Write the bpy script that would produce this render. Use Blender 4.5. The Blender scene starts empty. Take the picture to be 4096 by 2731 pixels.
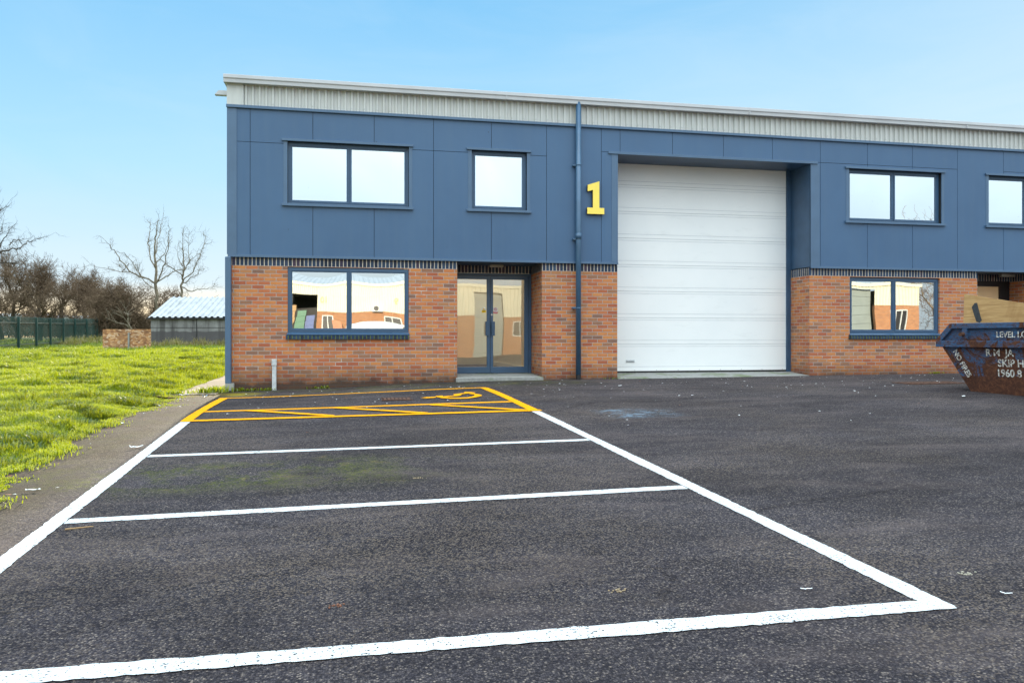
import bpy, bmesh, math, random
import numpy as np
from mathutils import Vector, Matrix
random.seed(11)
rng = np.random.default_rng(7)
SC = bpy.context.scene
COL = SC.collection
PI = math.pi

# ------------------------------------------------------------------ camera
YAW = 11.4655          # degrees, looking a little to the right of the facade's normal
CAM_D, CAM_Z = 15.56, 1.3
cd = bpy.data.cameras.new('camera')
cam = bpy.data.objects.new('camera', cd)
COL.objects.link(cam)
cam.location = (0, -CAM_D, CAM_Z)
cam.rotation_euler = (PI / 2, 0, -math.radians(YAW))
cd.sensor_width = 36
cd.lens = 27.0
cd.shift_y = -0.00402
cd.clip_end = 3000
SC.camera = cam

# ------------------------------------------------------------------ world, sun, exposure
SUN_EL, SUN_AZ = 12.0, -3.2      # azimuth from +y, towards -x (behind the building's left corner)
w = bpy.data.worlds.new('World')
SC.world = w
w.use_nodes = True
nt = w.node_tree
nt.nodes.clear()
out = nt.nodes.new('ShaderNodeOutputWorld')
bg = nt.nodes.new('ShaderNodeBackground')
CLOUD_LOW, CLOUD_FILL = .80, 3.5     # thin cloud's brightness near the horizon, and added gain overhead to light the facade
sky = nt.nodes.new('ShaderNodeTexSky')
sky.sky_type = 'NISHITA'
sky.sun_disc = False
sky.sun_elevation = math.radians(SUN_EL)
sky.sun_rotation = math.radians(SUN_AZ)
sky.air_density = 1.0
sky.dust_density = 0.15
sky.ozone_density = 2.2


def wn(typ, **kw):
    nd = nt.nodes.new('ShaderNode' + typ)
    for k_, v_ in kw.items():
        setattr(nd, k_, v_)
    return nd


def wmath(op, a_, b_=0.0, c_=0.0):
    nd = wn('Math', operation=op)
    for i_, v_ in enumerate((a_, b_, c_)):
        if hasattr(v_, 'is_output'):
            nt.links.new(v_, nd.inputs[i_])
        else:
            nd.inputs[i_].default_value = v_
    return nd.outputs[0]


def wramp(fac, stops):
    nd = wn('ValToRGB')
    nt.links.new(fac, nd.inputs[0])
    r_ = nd.color_ramp
    while len(r_.elements) < len(stops):
        r_.elements.new(.5)
    for el_, (p_, c_) in zip(r_.elements, stops):
        el_.position = p_
        el_.color = (*c_, 1) if isinstance(c_, tuple) else (c_, c_, c_, 1)
    return nd.outputs[0]


def wmix(fac, a_, b_):
    nd = wn('Mix', data_type='RGBA')
    for i_, v_ in ((0, fac), (6, a_), (7, b_)):
        if hasattr(v_, 'is_output'):
            nt.links.new(v_, nd.inputs[i_])
        else:
            nd.inputs[i_].default_value = v_
    return nd.outputs[2]


tcw = wn('TexCoord')
sepw = wn('SeparateXYZ')
nt.links.new(tcw.outputs['Generated'], sepw.inputs[0])
wx, wy, wz = sepw.outputs
# the Nishita sky, its glare near the sun held down
cmp1 = wn('VectorMath', operation='MULTIPLY_ADD')
nt.links.new(sky.outputs[0], cmp1.inputs[0])
cmp1.inputs[1].default_value = (.33, .33, .33)
cmp1.inputs[2].default_value = (1, 1, 1)
cmp2 = wn('VectorMath', operation='DIVIDE')
nt.links.new(sky.outputs[0], cmp2.inputs[0])
nt.links.new(cmp1.outputs[0], cmp2.inputs[1])
# clear blue air with a pale warm horizon
K = 1 / .3
grad = wramp(wz, [(0., tuple(K * q for q in (2.1, 1.55, .80))), (.035, tuple(K * q for q in (1.6, 1.32, .88))), (.065, tuple(K * q for q in (.80, 1.0, 1.12))), (.20, tuple(K * q for q in (.46, .88, 1.18))), (.42, tuple(K * q for q in (.19, .63, 1.08))), (1., tuple(K * q for q in (.12, .42, .80)))])
front = wmix(.78, cmp2.outputs[0], grad)
# paler, hazier air towards the right, with faint cirrus
hz_ = wn('MapRange', interpolation_type='SMOOTHSTEP')
nt.links.new(wmath('SUBTRACT', wx, wmath('MULTIPLY', wz, 1.1)), hz_.inputs[0])
hz_.inputs[1].default_value = -.38
hz_.inputs[2].default_value = .75
mpw = wn('Mapping')
nt.links.new(tcw.outputs['Generated'], mpw.inputs[0])
mpw.inputs['Scale'].default_value = (2.2, 2.2, 9)
mpw.inputs['Rotation'].default_value = (.1, .25, 0)
ci = wn('TexNoise')
nt.links.new(mpw.outputs[0], ci.inputs['Vector'])
ci.inputs['Scale'].default_value = 1.6
ci.inputs['Detail'].default_value = 6
ci.inputs['Roughness'].default_value = .6
ci.inputs['Distortion'].default_value = .8
cir = wramp(ci.outputs['Fac'], [(.42, 0.), (.75, .13)])
front = wmix(wmath('MINIMUM', wmath('ADD', wmath('MULTIPLY', hz_.outputs[0], .62), cir), .9), front, (.80 * K, .95 * K, 1.03 * K, 1))
# thin cloud overhead and behind the camera, brightened as unseen fill for the facade
tb = wn('MapRange', interpolation_type='SMOOTHSTEP')
nt.links.new(wmath('SUBTRACT', wz, wy), tb.inputs[0])
tb.inputs[1].default_value = -.05
tb.inputs[2].default_value = .75
cn = wn('TexNoise')
nt.links.new(tcw.outputs['Generated'], cn.inputs['Vector'])
cn.inputs['Scale'].default_value = 3.2
cn.inputs['Detail'].default_value = 5
cn.inputs['Distortion'].default_value = .6
cloudv = wmath('MULTIPLY', wmath('MULTIPLY_ADD', wmath('MAXIMUM', wz, 0.), CLOUD_FILL, CLOUD_LOW), wmath('MULTIPLY_ADD', cn.outputs['Fac'], 1.1, .45))
cm = wn('VectorMath', operation='SCALE')
cm.inputs[0].default_value = (.80 * K, .93 * K, 1.0 * K)
nt.links.new(cloudv, cm.inputs['Scale'])
nt.links.new(wmix(tb.outputs[0], front, cm.outputs[0]), bg.inputs['Color'])
bg.inputs['Strength'].default_value = 0.15
nt.links.new(bg.outputs[0], out.inputs['Surface'])

sd = bpy.data.lights.new('sun', 'SUN')
sd.energy = 5.0
sd.angle = math.radians(1.0)
sd.color = (1.0, 0.86, 0.66)
sun = bpy.data.objects.new('sun', sd)
COL.objects.link(sun)
e, a = math.radians(SUN_EL), math.radians(SUN_AZ)
sdir = Vector((math.sin(a) * math.cos(e), math.cos(a) * math.cos(e), math.sin(e)))
sun.rotation_euler = sdir.to_track_quat('Z', 'Y').to_euler()
sun.location = sdir * 60

SC.view_settings.view_transform = 'Standard'
SC.view_settings.look = 'None'
SC.view_settings.gamma = 1
SC.view_settings.use_curve_mapping = False
SC.view_settings.exposure = 1.0
SC.cycles.max_bounces = 8
SC.cycles.transparent_max_bounces = 16

# ------------------------------------------------------------------ ground height
CY, SY = math.cos(math.radians(YAW)), math.sin(math.radians(YAW))


def sst(v, a, b):
    t = np.clip((v - a) / (b - a), 0, 1)
    return t * t * (3 - 2 * t)


def G(x, y):
    x = np.asarray(x, float)
    y = np.asarray(y, float)
    X = x * CY - (y + CAM_D) * SY
    Z = x * SY + (y + CAM_D) * CY
    p = np.interp(Z, [-30, 1.5, 12.3, 13.3, 18, 38, 46, 73, 130, 400], [.048, .048, .3924, .412, .455, .74, .82, 1.28, 1.28, 1.2])
    z = p - .025 + .003 * np.clip(X, -15, 15)
    dip = .12 * (1 - sst(x, -2.2, 3.0)) * sst(y, -5.5, -.5) * (1 - sst(y, 2, 22))
    side = .11 * sst(-X, 14, 27) * sst(Z, 26, 38) * (1 - sst(Z, 50, 62))
    return z - dip - side


def g1(x, y):
    return float(G(x, y))


# ------------------------------------------------------------------ mesh helpers
class MB:
    """collects vertices and faces, links them as one mesh object"""

    def __init__(s):
        s.v, s.f, s.m = [], [], []

    def face(s, pts, m=0):
        i = len(s.v)
        s.v += [tuple(p) for p in pts]
        s.f.append(tuple(range(i, i + len(pts))))
        s.m.append(m)

    def box(s, x0, x1, y0, y1, z0, z1, m=0):
        i = len(s.v)
        s.v += [(x0, y0, z0), (x1, y0, z0), (x1, y1, z0), (x0, y1, z0), (x0, y0, z1), (x1, y0, z1), (x1, y1, z1), (x0, y1, z1)]
        for q in ((0, 3, 2, 1), (4, 5, 6, 7), (0, 1, 5, 4), (1, 2, 6, 5), (2, 3, 7, 6), (3, 0, 4, 7)):
            s.f.append(tuple(i + k for k in q))
            s.m.append(m)

    def obox(s, c, ax, ay, az, m=0):
        """box from centre and three half-axis vectors"""
        c, ax, ay, az = map(Vector, (c, ax, ay, az))
        i = len(s.v)
        for sz in (-1, 1):
            for sx, sy in ((-1, -1), (1, -1), (1, 1), (-1, 1)):
                s.v.append(tuple(c + ax * sx + ay * sy + az * sz))
        for q in ((0, 3, 2, 1), (4, 5, 6, 7), (0, 1, 5, 4), (1, 2, 6, 5), (2, 3, 7, 6), (3, 0, 4, 7)):
            s.f.append(tuple(i + k for k in q))
            s.m.append(m)

    def prism(s, prof, a, b, m=0, caps=True):
        """prof: list of (u,v); a(u,v)->point at one end, b(u,v)->other end"""
        i = len(s.v)
        n = len(prof)
        s.v += [tuple(a(*p)) for p in prof] + [tuple(b(*p)) for p in prof]
        for k in range(n):
            j = (k + 1) % n
            s.f.append((i + k, i + j, i + n + j, i + n + k))
            s.m.append(m)
        if caps:
            s.f.append(tuple(range(i + n - 1, i - 1, -1)))
            s.f.append(tuple(range(i + n, i + 2 * n)))
            s.m += [m, m]

    def tube(s, p0, p1, r0, r1=None, n=8, m=0, caps=True):
        r1 = r0 if r1 is None else r1
        p0, p1 = Vector(p0), Vector(p1)
        d = (p1 - p0).normalized()
        u = d.orthogonal().normalized()
        v = d.cross(u)
        i = len(s.v)
        for p, r in ((p0, r0), (p1, r1)):
            for k in range(n):
                t = 2 * PI * k / n
                s.v.append(tuple(p + u * math.cos(t) * r + v * math.sin(t) * r))
        for k in range(n):
            j = (k + 1) % n
            s.f.append((i + k, i + j, i + n + j, i + n + k))
            s.m.append(m)
        if caps:
            s.f.append(tuple(range(i + n - 1, i - 1, -1)))
            s.f.append(tuple(range(i + n, i + 2 * n)))
            s.m += [m, m]

    def build(s, name, mats, parent=None, bevel=0, smooth=False):
        if not isinstance(mats, (list, tuple)):
            mats = [mats]
        off = wloc(parent) if parent else Vector((0, 0, 0))
        me = bpy.data.meshes.new(name)
        me.from_pydata([(v[0] - off[0], v[1] - off[1], v[2] - off[2]) for v in s.v], [], s.f)
        for m in mats:
            me.materials.append(m)
        me.polygons.foreach_set('material_index', s.m)
        if smooth:
            me.polygons.foreach_set('use_smooth', [True] * len(s.f))
        me.update()
        box_uv(me, off)
        o = bpy.data.objects.new(name, me)
        COL.objects.link(o)
        if parent:
            o.parent = parent
        if bevel:
            b = o.modifiers.new('bevel', 'BEVEL')
            b.width = bevel
            b.segments = 2
            b.limit_method = 'ANGLE'
        return o


def wloc(o):
    p = Vector((0, 0, 0))
    while o:
        p = p + o.location
        o = o.parent
    return p


def box_uv(me, off):
    """uv in metres: x,z on fronts, y,z on sides, x,y on tops"""
    nl = len(me.loops)
    if nl == 0:
        return
    uvl = me.uv_layers.new(name='UVMap')
    co = np.empty(len(me.vertices) * 3)
    me.vertices.foreach_get('co', co)
    co = co.reshape(-1, 3) + np.array(off)
    li = np.empty(nl, int)
    me.loops.foreach_get('vertex_index', li)
    nf = len(me.polygons)
    nm = np.empty(nf * 3)
    me.polygons.foreach_get('normal', nm)
    nm = np.abs(nm.reshape(-1, 3))
    tot = np.empty(nf, int)
    me.polygons.foreach_get('loop_total', tot)
    ax = np.repeat(nm.argmax(1), tot)
    c = co[li]
    uv = np.where((ax == 1)[:, None], c[:, [0, 2]], np.where((ax == 0)[:, None], c[:, [1, 2]], c[:, [0, 1]]))
    uvl.data.foreach_set('uv', uv.ravel())


def empty(name, loc, label=None, cat=None, group=None):
    o = bpy.data.objects.new(name, None)
    COL.objects.link(o)
    o.location = loc
    o.empty_display_size = .2
    tag(o, label, cat, group)
    return o


def tag(o, label=None, cat=None, group=None, kind=None):
    if label:
        o['label'] = label
    if cat:
        o['category'] = cat
    if group:
        o['group'] = group
    if kind:
        o['kind'] = kind
    return o


def raw_mesh(name, v, f, mat, loc=(0, 0, 0), parent=None, uv=False):
    me = bpy.data.meshes.new(name)
    me.from_pydata(v, [], f)
    me.materials.append(mat)
    me.update()
    if uv:
        box_uv(me, Vector((0, 0, 0)))
    o = bpy.data.objects.new(name, me)
    COL.objects.link(o)
    o.location = loc
    if parent:
        o.parent = parent
    return o


# ------------------------------------------------------------------ materials
class NT:
    def __init__(s, name):
        s.mat = bpy.data.materials.new(name)
        s.mat.use_nodes = True
        s.t = s.mat.node_tree
        s.b = s.t.nodes['Principled BSDF']
        s.out = s.t.nodes['Material Output']

    def n(s, typ, **kw):
        nd = s.t.nodes.new('ShaderNode' + typ)
        for k, v in kw.items():
            setattr(nd, k, v)
        return nd

    def l(s, a, b):
        s.t.links.new(a, b)

    def inp(s, nd, name, v):
        if hasattr(v, 'is_output'):
            s.l(v, nd.inputs[name])
        elif isinstance(v, bpy.types.Node):
            s.l(v.outputs[0], nd.inputs[name])
        else:
            nd.inputs[name].default_value = v

    def coord(s, kind='Object', scale=(1, 1, 1), loc=(0, 0, 0), rot=(0, 0, 0)):
        tc = s.n('TexCoord')
        mp = s.n('Mapping')
        s.l(tc.outputs[kind], mp.inputs[0])
        mp.inputs['Scale'].default_value = scale
        mp.inputs['Location'].default_value = loc
        mp.inputs['Rotation'].default_value = rot
        return mp.outputs[0]

    def noise(s, vec, scale, detail=3, rough=.5, dist=0):
        nd = s.n('TexNoise')
        s.l(vec, nd.inputs['Vector'])
        nd.inputs['Scale'].default_value = scale
        nd.inputs['Detail'].default_value = detail
        nd.inputs['Roughness'].default_value = rough
        nd.inputs['Distortion'].default_value = dist
        return nd.outputs['Fac']

    def voro(s, vec, scale, feature='F1', out='Distance'):
        nd = s.n('TexVoronoi', feature=feature)
        s.l(vec, nd.inputs['Vector'])
        nd.inputs['Scale'].default_value = scale
        return nd.outputs[out]

    def ramp(s, fac, stops, const=False):
        nd = s.n('ValToRGB')
        s.l(fac, nd.inputs[0])
        r = nd.color_ramp
        if const:
            r.interpolation = 'CONSTANT'
        while len(r.elements) < len(stops):
            r.elements.new(0.5)
        for el, (p, c) in zip(r.elements, stops):
            el.position = p
            el.color = (c, c, c, 1) if isinstance(c, (int, float)) else (*c, 1)
        return nd.outputs[0]

    def mix(s, fac, a, b, blend='MIX'):
        nd = s.n('Mix', data_type='RGBA', blend_type=blend)
        for i, v in ((0, fac), (6, a), (7, b)):
            if hasattr(v, 'is_output'):
                s.l(v, nd.inputs[i])
            elif isinstance(v, tuple):
                nd.inputs[i].default_value = (*v, 1) if len(v) == 3 else v
            else:
                nd.inputs[i].default_value = v
        return nd.outputs[2]

    def math(s, op, a, b=0):
        nd = s.n('Math', operation=op)
        for i, v in ((0, a), (1, b)):
            if hasattr(v, 'is_output'):
                s.l(v, nd.inputs[i])
            else:
                nd.inputs[i].default_value = v
        return nd.outputs[0]

    def bump(s, h, strength, dist, normal=None):
        nd = s.n('Bump')
        s.l(h, nd.inputs['Height'])
        nd.inputs['Strength'].default_value = strength
        nd.inputs['Distance'].default_value = dist
        if normal is not None:
            s.l(normal, nd.inputs['Normal'])
        return nd.outputs[0]

    def set(s, color=None, rough=None, normal=None, metal=None, spec=None, alpha=None):
        for nm, v in (('Base Color', color), ('Roughness', rough), ('Normal', normal), ('Metallic', metal), ('Specular IOR Level', spec), ('Alpha', alpha)):
            if v is None:
                continue
            if hasattr(v, 'is_output'):
                s.l(v, s.b.inputs[nm])
            else:
                s.b.inputs[nm].default_value = (*v, 1) if isinstance(v, tuple) else v
        return s.mat


def m_plain(name, col, rough=.5, var=.12, scale=3, metal=0, spec=.5, bump=0, bscale=80):
    t = NT(name)
    c = t.coord()
    n = t.noise(c, scale, 4, .6)
    lo = tuple(x * (1 - var) for x in col)
    hi = tuple(min(1, x * (1 + var)) for x in col)
    nrm = t.bump(t.noise(c, bscale, 3), bump, .002) if bump else None
    return t.set(color=t.ramp(n, [(.3, lo), (.7, hi)]), rough=rough, normal=nrm, metal=metal, spec=spec)


def m_brick(name, hues, mortar, bw=.225, bh=.075, off=.5, zoff=2.69, xoff=0., msize=.0055, efflo=True, rough=.85):
    t = NT(name)
    uv = t.coord('UV', loc=(xoff, -zoff, 0))
    wob = t.n('TexNoise')
    t.l(uv, wob.inputs['Vector'])
    wob.inputs['Scale'].default_value = 9
    wob.inputs['Detail'].default_value = 2
    wv = t.n('VectorMath', operation='MULTIPLY_ADD')
    t.l(wob.outputs['Color'], wv.inputs[0])
    wv.inputs[1].default_value = (.007, .005, 0)
    t.l(uv, wv.inputs[2])
    vec = wv.outputs[0]
    br = t.n('TexBrick', offset=off, squash=1, offset_frequency=2)
    t.l(vec, br.inputs['Vector'])
    br.inputs['Color1'].default_value = (0, 0, 0, 1)
    br.inputs['Color2'].default_value = (1, 1, 1, 1)
    br.inputs['Mortar'].default_value = (.5, .5, .5, 1)
    br.inputs['Scale'].default_value = 1
    br.inputs['Mortar Size'].default_value = msize
    br.inputs['Mortar Smooth'].default_value = .25
    br.inputs['Bias'].default_value = 0
    br.inputs['Brick Width'].default_value = bw
    br.inputs['Row Height'].default_value = bh
    per = t.ramp(br.outputs['Color'], hues)
    fine = t.noise(uv, 160, 3, .7)
    med = t.noise(uv, 7, 4, .6)
    col = t.mix(.55, per, t.ramp(med, [(.25, .72), (.75, 1.0)]), 'MULTIPLY')
    col = t.mix(t.ramp(fine, [(.32, .55), (.42, 0.)]), col, (.045, .028, .022))
    mcol = t.ramp(t.noise(uv, 12, 3), [(.3, tuple(m * .7 for m in mortar)), (.7, mortar)])
    if efflo:
        pn = t.noise(t.coord('UV', loc=(3.1, 1.7, 0)), 1.3, 4, .6)
        mcol = t.mix(t.ramp(pn, [(.62, 0.), (.68, .7)]), mcol, (.62, .6, .57))
        spots = t.noise(t.coord('UV', loc=(9, 2, 0), scale=(1, 1.4, 1)), 22, 2, .5)
        mcol = t.mix(t.ramp(spots, [(.7, 0.), (.73, .8)]), mcol, (.75, .75, .73))
    col = t.mix(br.outputs['Fac'], col, mcol)
    # dirt at the foot of the wall
    if efflo:
        sep = t.n('SeparateXYZ')
        t.l(t.coord('UV'), sep.inputs[0])
        hz = t.math('ADD', sep.outputs[1], t.math('MULTIPLY', t.noise(t.coord('UV'), 3.5, 4, .6), .35))
        col = t.mix(t.ramp(hz, [(.56, .92), (.66, .55), (.95, 0.)]), col, (.045, .032, .026))
    h = t.math('SUBTRACT', t.math('MULTIPLY', fine, .35), br.outputs['Fac'])
    return t.set(color=col, rough=rough, normal=t.bump(h, .6, .008), spec=.25)


MAT = {}
RED = [(0.0, (.39, .112, .058)), (.16, (.47, .150, .068)), (.32, (.54, .200, .074)), (.50, (.59, .238, .082)), (.66, (.51, .165, .072)), (.78, (.48, .215, .095)), (.90, (.36, .172, .095)), (1.0, (.24, .130, .095))]
MAT['brick'] = m_brick('red_multi_brick', RED, (.42, .37, .34), xoff=.06, msize=.0068)
MAT['soldier'] = m_brick('navy_engineering_brick', [(0., (.012, .020, .042)), (.4, (.022, .042, .085)), (.7, (.035, .07, .13)), (.88, (.03, .032, .07)), (1., (.075, .045, .075))], (.68, .60, .50), bw=.075, bh=.6, off=0, zoff=2.4, xoff=.02, msize=.0085, efflo=False, rough=.42)
MAT['sill_brick'] = m_brick('navy_sill_brick', [(0., (.012, .022, .045)), (.6, (.022, .045, .09)), (1., (.03, .06, .11))], (.13, .17, .05), bw=.075, bh=.6, off=0, zoff=1.0, xoff=.02, msize=.008, efflo=False, rough=.45)
MAT['opp_brick'] = m_brick('orange_brick', [(0., (.34, .15, .07)), (.5, (.46, .21, .09)), (1., (.38, .17, .08))], (.4, .36, .3), efflo=False)


def m_clad():
    t = NT('blue_grey_cladding')
    c = t.coord()
    n = t.noise(c, .55, 4, .6)
    grain = t.noise(c, 55, 2, .6)
    st = t.noise(t.coord(scale=(5, 5, .35)), 1.5, 4, .6)
    col = t.ramp(n, [(.3, (.044, .102, .198)), (.7, (.057, .124, .230))])
    col = t.mix(t.ramp(st, [(.42, 0.), (.75, .20)]), col, (.082, .140, .215))
    spk = t.voro(c, 3.1)
    col = t.mix(t.ramp(spk, [(.025, .8), (.04, 0.)]), col, (.015, .02, .03))
    return t.set(color=col, rough=t.ramp(n, [(.3, .38), (.7, .5)]), normal=t.bump(grain, .12, .002), spec=.45)


MAT['clad'] = m_clad()
MAT['trim'] = m_plain('blue_grey_trim', (.068, .128, .215), .38, .08, 2)
MAT['frame'] = m_plain('navy_window_frame', (.042, .095, .175), .33, .06, 3)
MAT['jamb'] = m_plain('dark_navy_metal', (.035, .080, .15), .4, .15, 3)
MAT['gap'] = m_plain('black_gap', (.012, .014, .018), .9)
MAT['gutter'] = m_plain('pale_grey_gutter', (.50, .51, .53), .4, .06, 1.5)


def m_fascia():
    t = NT('pale_corrugated_steel')
    c = t.coord()
    st = t.noise(t.coord(scale=(7, 7, .8)), 1.5, 4, .6)
    col = t.ramp(st, [(.3, (.47, .48, .46)), (.7, (.56, .57, .55))])
    col = t.mix(t.ramp(t.noise(c, 2.3, 4), [(.55, 0.), (.8, .25)]), col, (.36, .34, .30))
    return t.set(color=col, rough=.45)


MAT['fascia'] = m_fascia()


def m_door_white():
    t = NT('white_door_panel')
    c = t.coord()
    n = t.noise(c, .7, 4, .6)
    col = t.ramp(n, [(.3, (.80, .82, .83)), (.7, (.86, .87, .87))])
    dirt = t.noise(t.coord(scale=(1.5, 1.5, 6)), 1.2, 5, .65)
    col = t.mix(t.ramp(dirt, [(.58, 0.), (.8, .18)]), col, (.45, .46, .45))
    return t.set(color=col, rough=.42, normal=t.bump(t.noise(c, 120, 2), .08, .001))


MAT['white'] = m_door_white()
MAT['groove'] = m_plain('door_groove', (.55, .58, .62), .6)
MAT['concrete'] = m_plain('grey_concrete', (.27, .27, .25), .85, .25, 4, bump=.4, bscale=60)


def m_sill_concrete():
    t = NT('mossy_concrete')
    c = t.coord()
    n = t.noise(c, 2.2, 5, .65)
    col = t.ramp(t.noise(c, 14, 5, .7), [(.3, (.20, .20, .19)), (.7, (.33, .33, .31))])
    col = t.mix(t.ramp(n, [(.5, 0.), (.62, .75)]), col, (.11, .15, .05))
    return t.set(color=col, rough=.85, normal=t.bump(t.noise(c, 70, 4), .4, .004))


MAT['step'] = m_sill_concrete()


def m_glass(name, refl, tint=(.93, .96, .95), wob=.06, dirt=False):
    t = NT(name)
    t.t.nodes.remove(t.b)
    c = t.coord()
    h = t.noise(c, 1.1, 1, .4)
    nrm = t.bump(h, wob, .02)
    gl = t.n('BsdfGlossy')
    gl.inputs['Roughness'].default_value = .012
    gl.inputs['Color'].default_value = (*tint, 1)
    t.l(nrm, gl.inputs['Normal'])
    tr = t.n('BsdfTransparent')
    tr.inputs['Color'].default_value = (.95, .97, .96, 1)
    fr = t.n('Fresnel')
    fr.inputs['IOR'].default_value = 1.5
    fac = t.math('MINIMUM', t.math('ADD', fr.outputs[0], refl), .97)
    mx = t.n('MixShader')
    t.l(fac, mx.inputs[0])
    t.l(tr.outputs[0], mx.inputs[1])
    t.l(gl.outputs[0], mx.inputs[2])
    res = mx
    if dirt:
        df = t.n('BsdfDiffuse')
        df.inputs['Color'].default_value = (.35, .38, .36, 1)
        m2 = t.n('MixShader')
        t.l(t.ramp(t.noise(t.coord(scale=(2.2, 2.2, 1.2), loc=(.3, 0, .2)), 2.6, 6, .75), [(.66, 0.), (.76, .22)]), m2.inputs[0])
        t.l(mx.outputs[0], m2.inputs[1])
        t.l(df.outputs[0], m2.inputs[2])
        res = m2
    t.l(res.outputs[0], t.out.inputs[0])
    return t.mat


MAT['pane'] = m_glass('reflective_glazing', .72, tint=(.86, .95, 1.0), wob=.03, dirt=True)
MAT['pane_low'] = m_glass('reflective_glazing_lower', .66, wob=.07)
MAT['door_pane'] = m_glass('door_glazing', .20, wob=.09)
MAT['yellow'] = m_plain('yellow_sign_paint', (.92, .70, .11), .4, .03)
MAT['dark_edge'] = m_plain('maroon_sign_edge', (.05, .012, .015), .5)
MAT['black'] = m_plain('black_plastic', (.012, .012, .014), .5)
MAT['steel'] = m_plain('steel', (.45, .46, .46), .35, .1, 8, metal=.8)
MAT['paper'] = m_plain('white_paper', (.75, .76, .76), .7, .05)
MAT['red_ink'] = m_plain('red_ink', (.62, .02, .04), .6, .02)
MAT['yellow_ink'] = m_plain('yellow_ink', (.85, .55, .0), .6, .02)
MAT['beige'] = m_plain('beige_plaster', (.80, .66, .46), .8, .05, 1)
MAT['beige2'] = m_plain('magnolia_skirting', (.78, .68, .52), .6, .05, 1)
MAT['carpet'] = m_plain('brown_carpet', (.16, .12, .10), .95, .2, 30)
MAT['dark_room'] = m_plain('dark_interior', (.05, .05, .05), .9, .2, 1)
MAT['pipe'] = m_plain('blue_grey_pipe', (.050, .110, .19), .35, .12, 4)
MAT['galv'] = m_plain('galvanised_conduit', (.50, .53, .55), .45, .2, 12, metal=.2)


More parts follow.
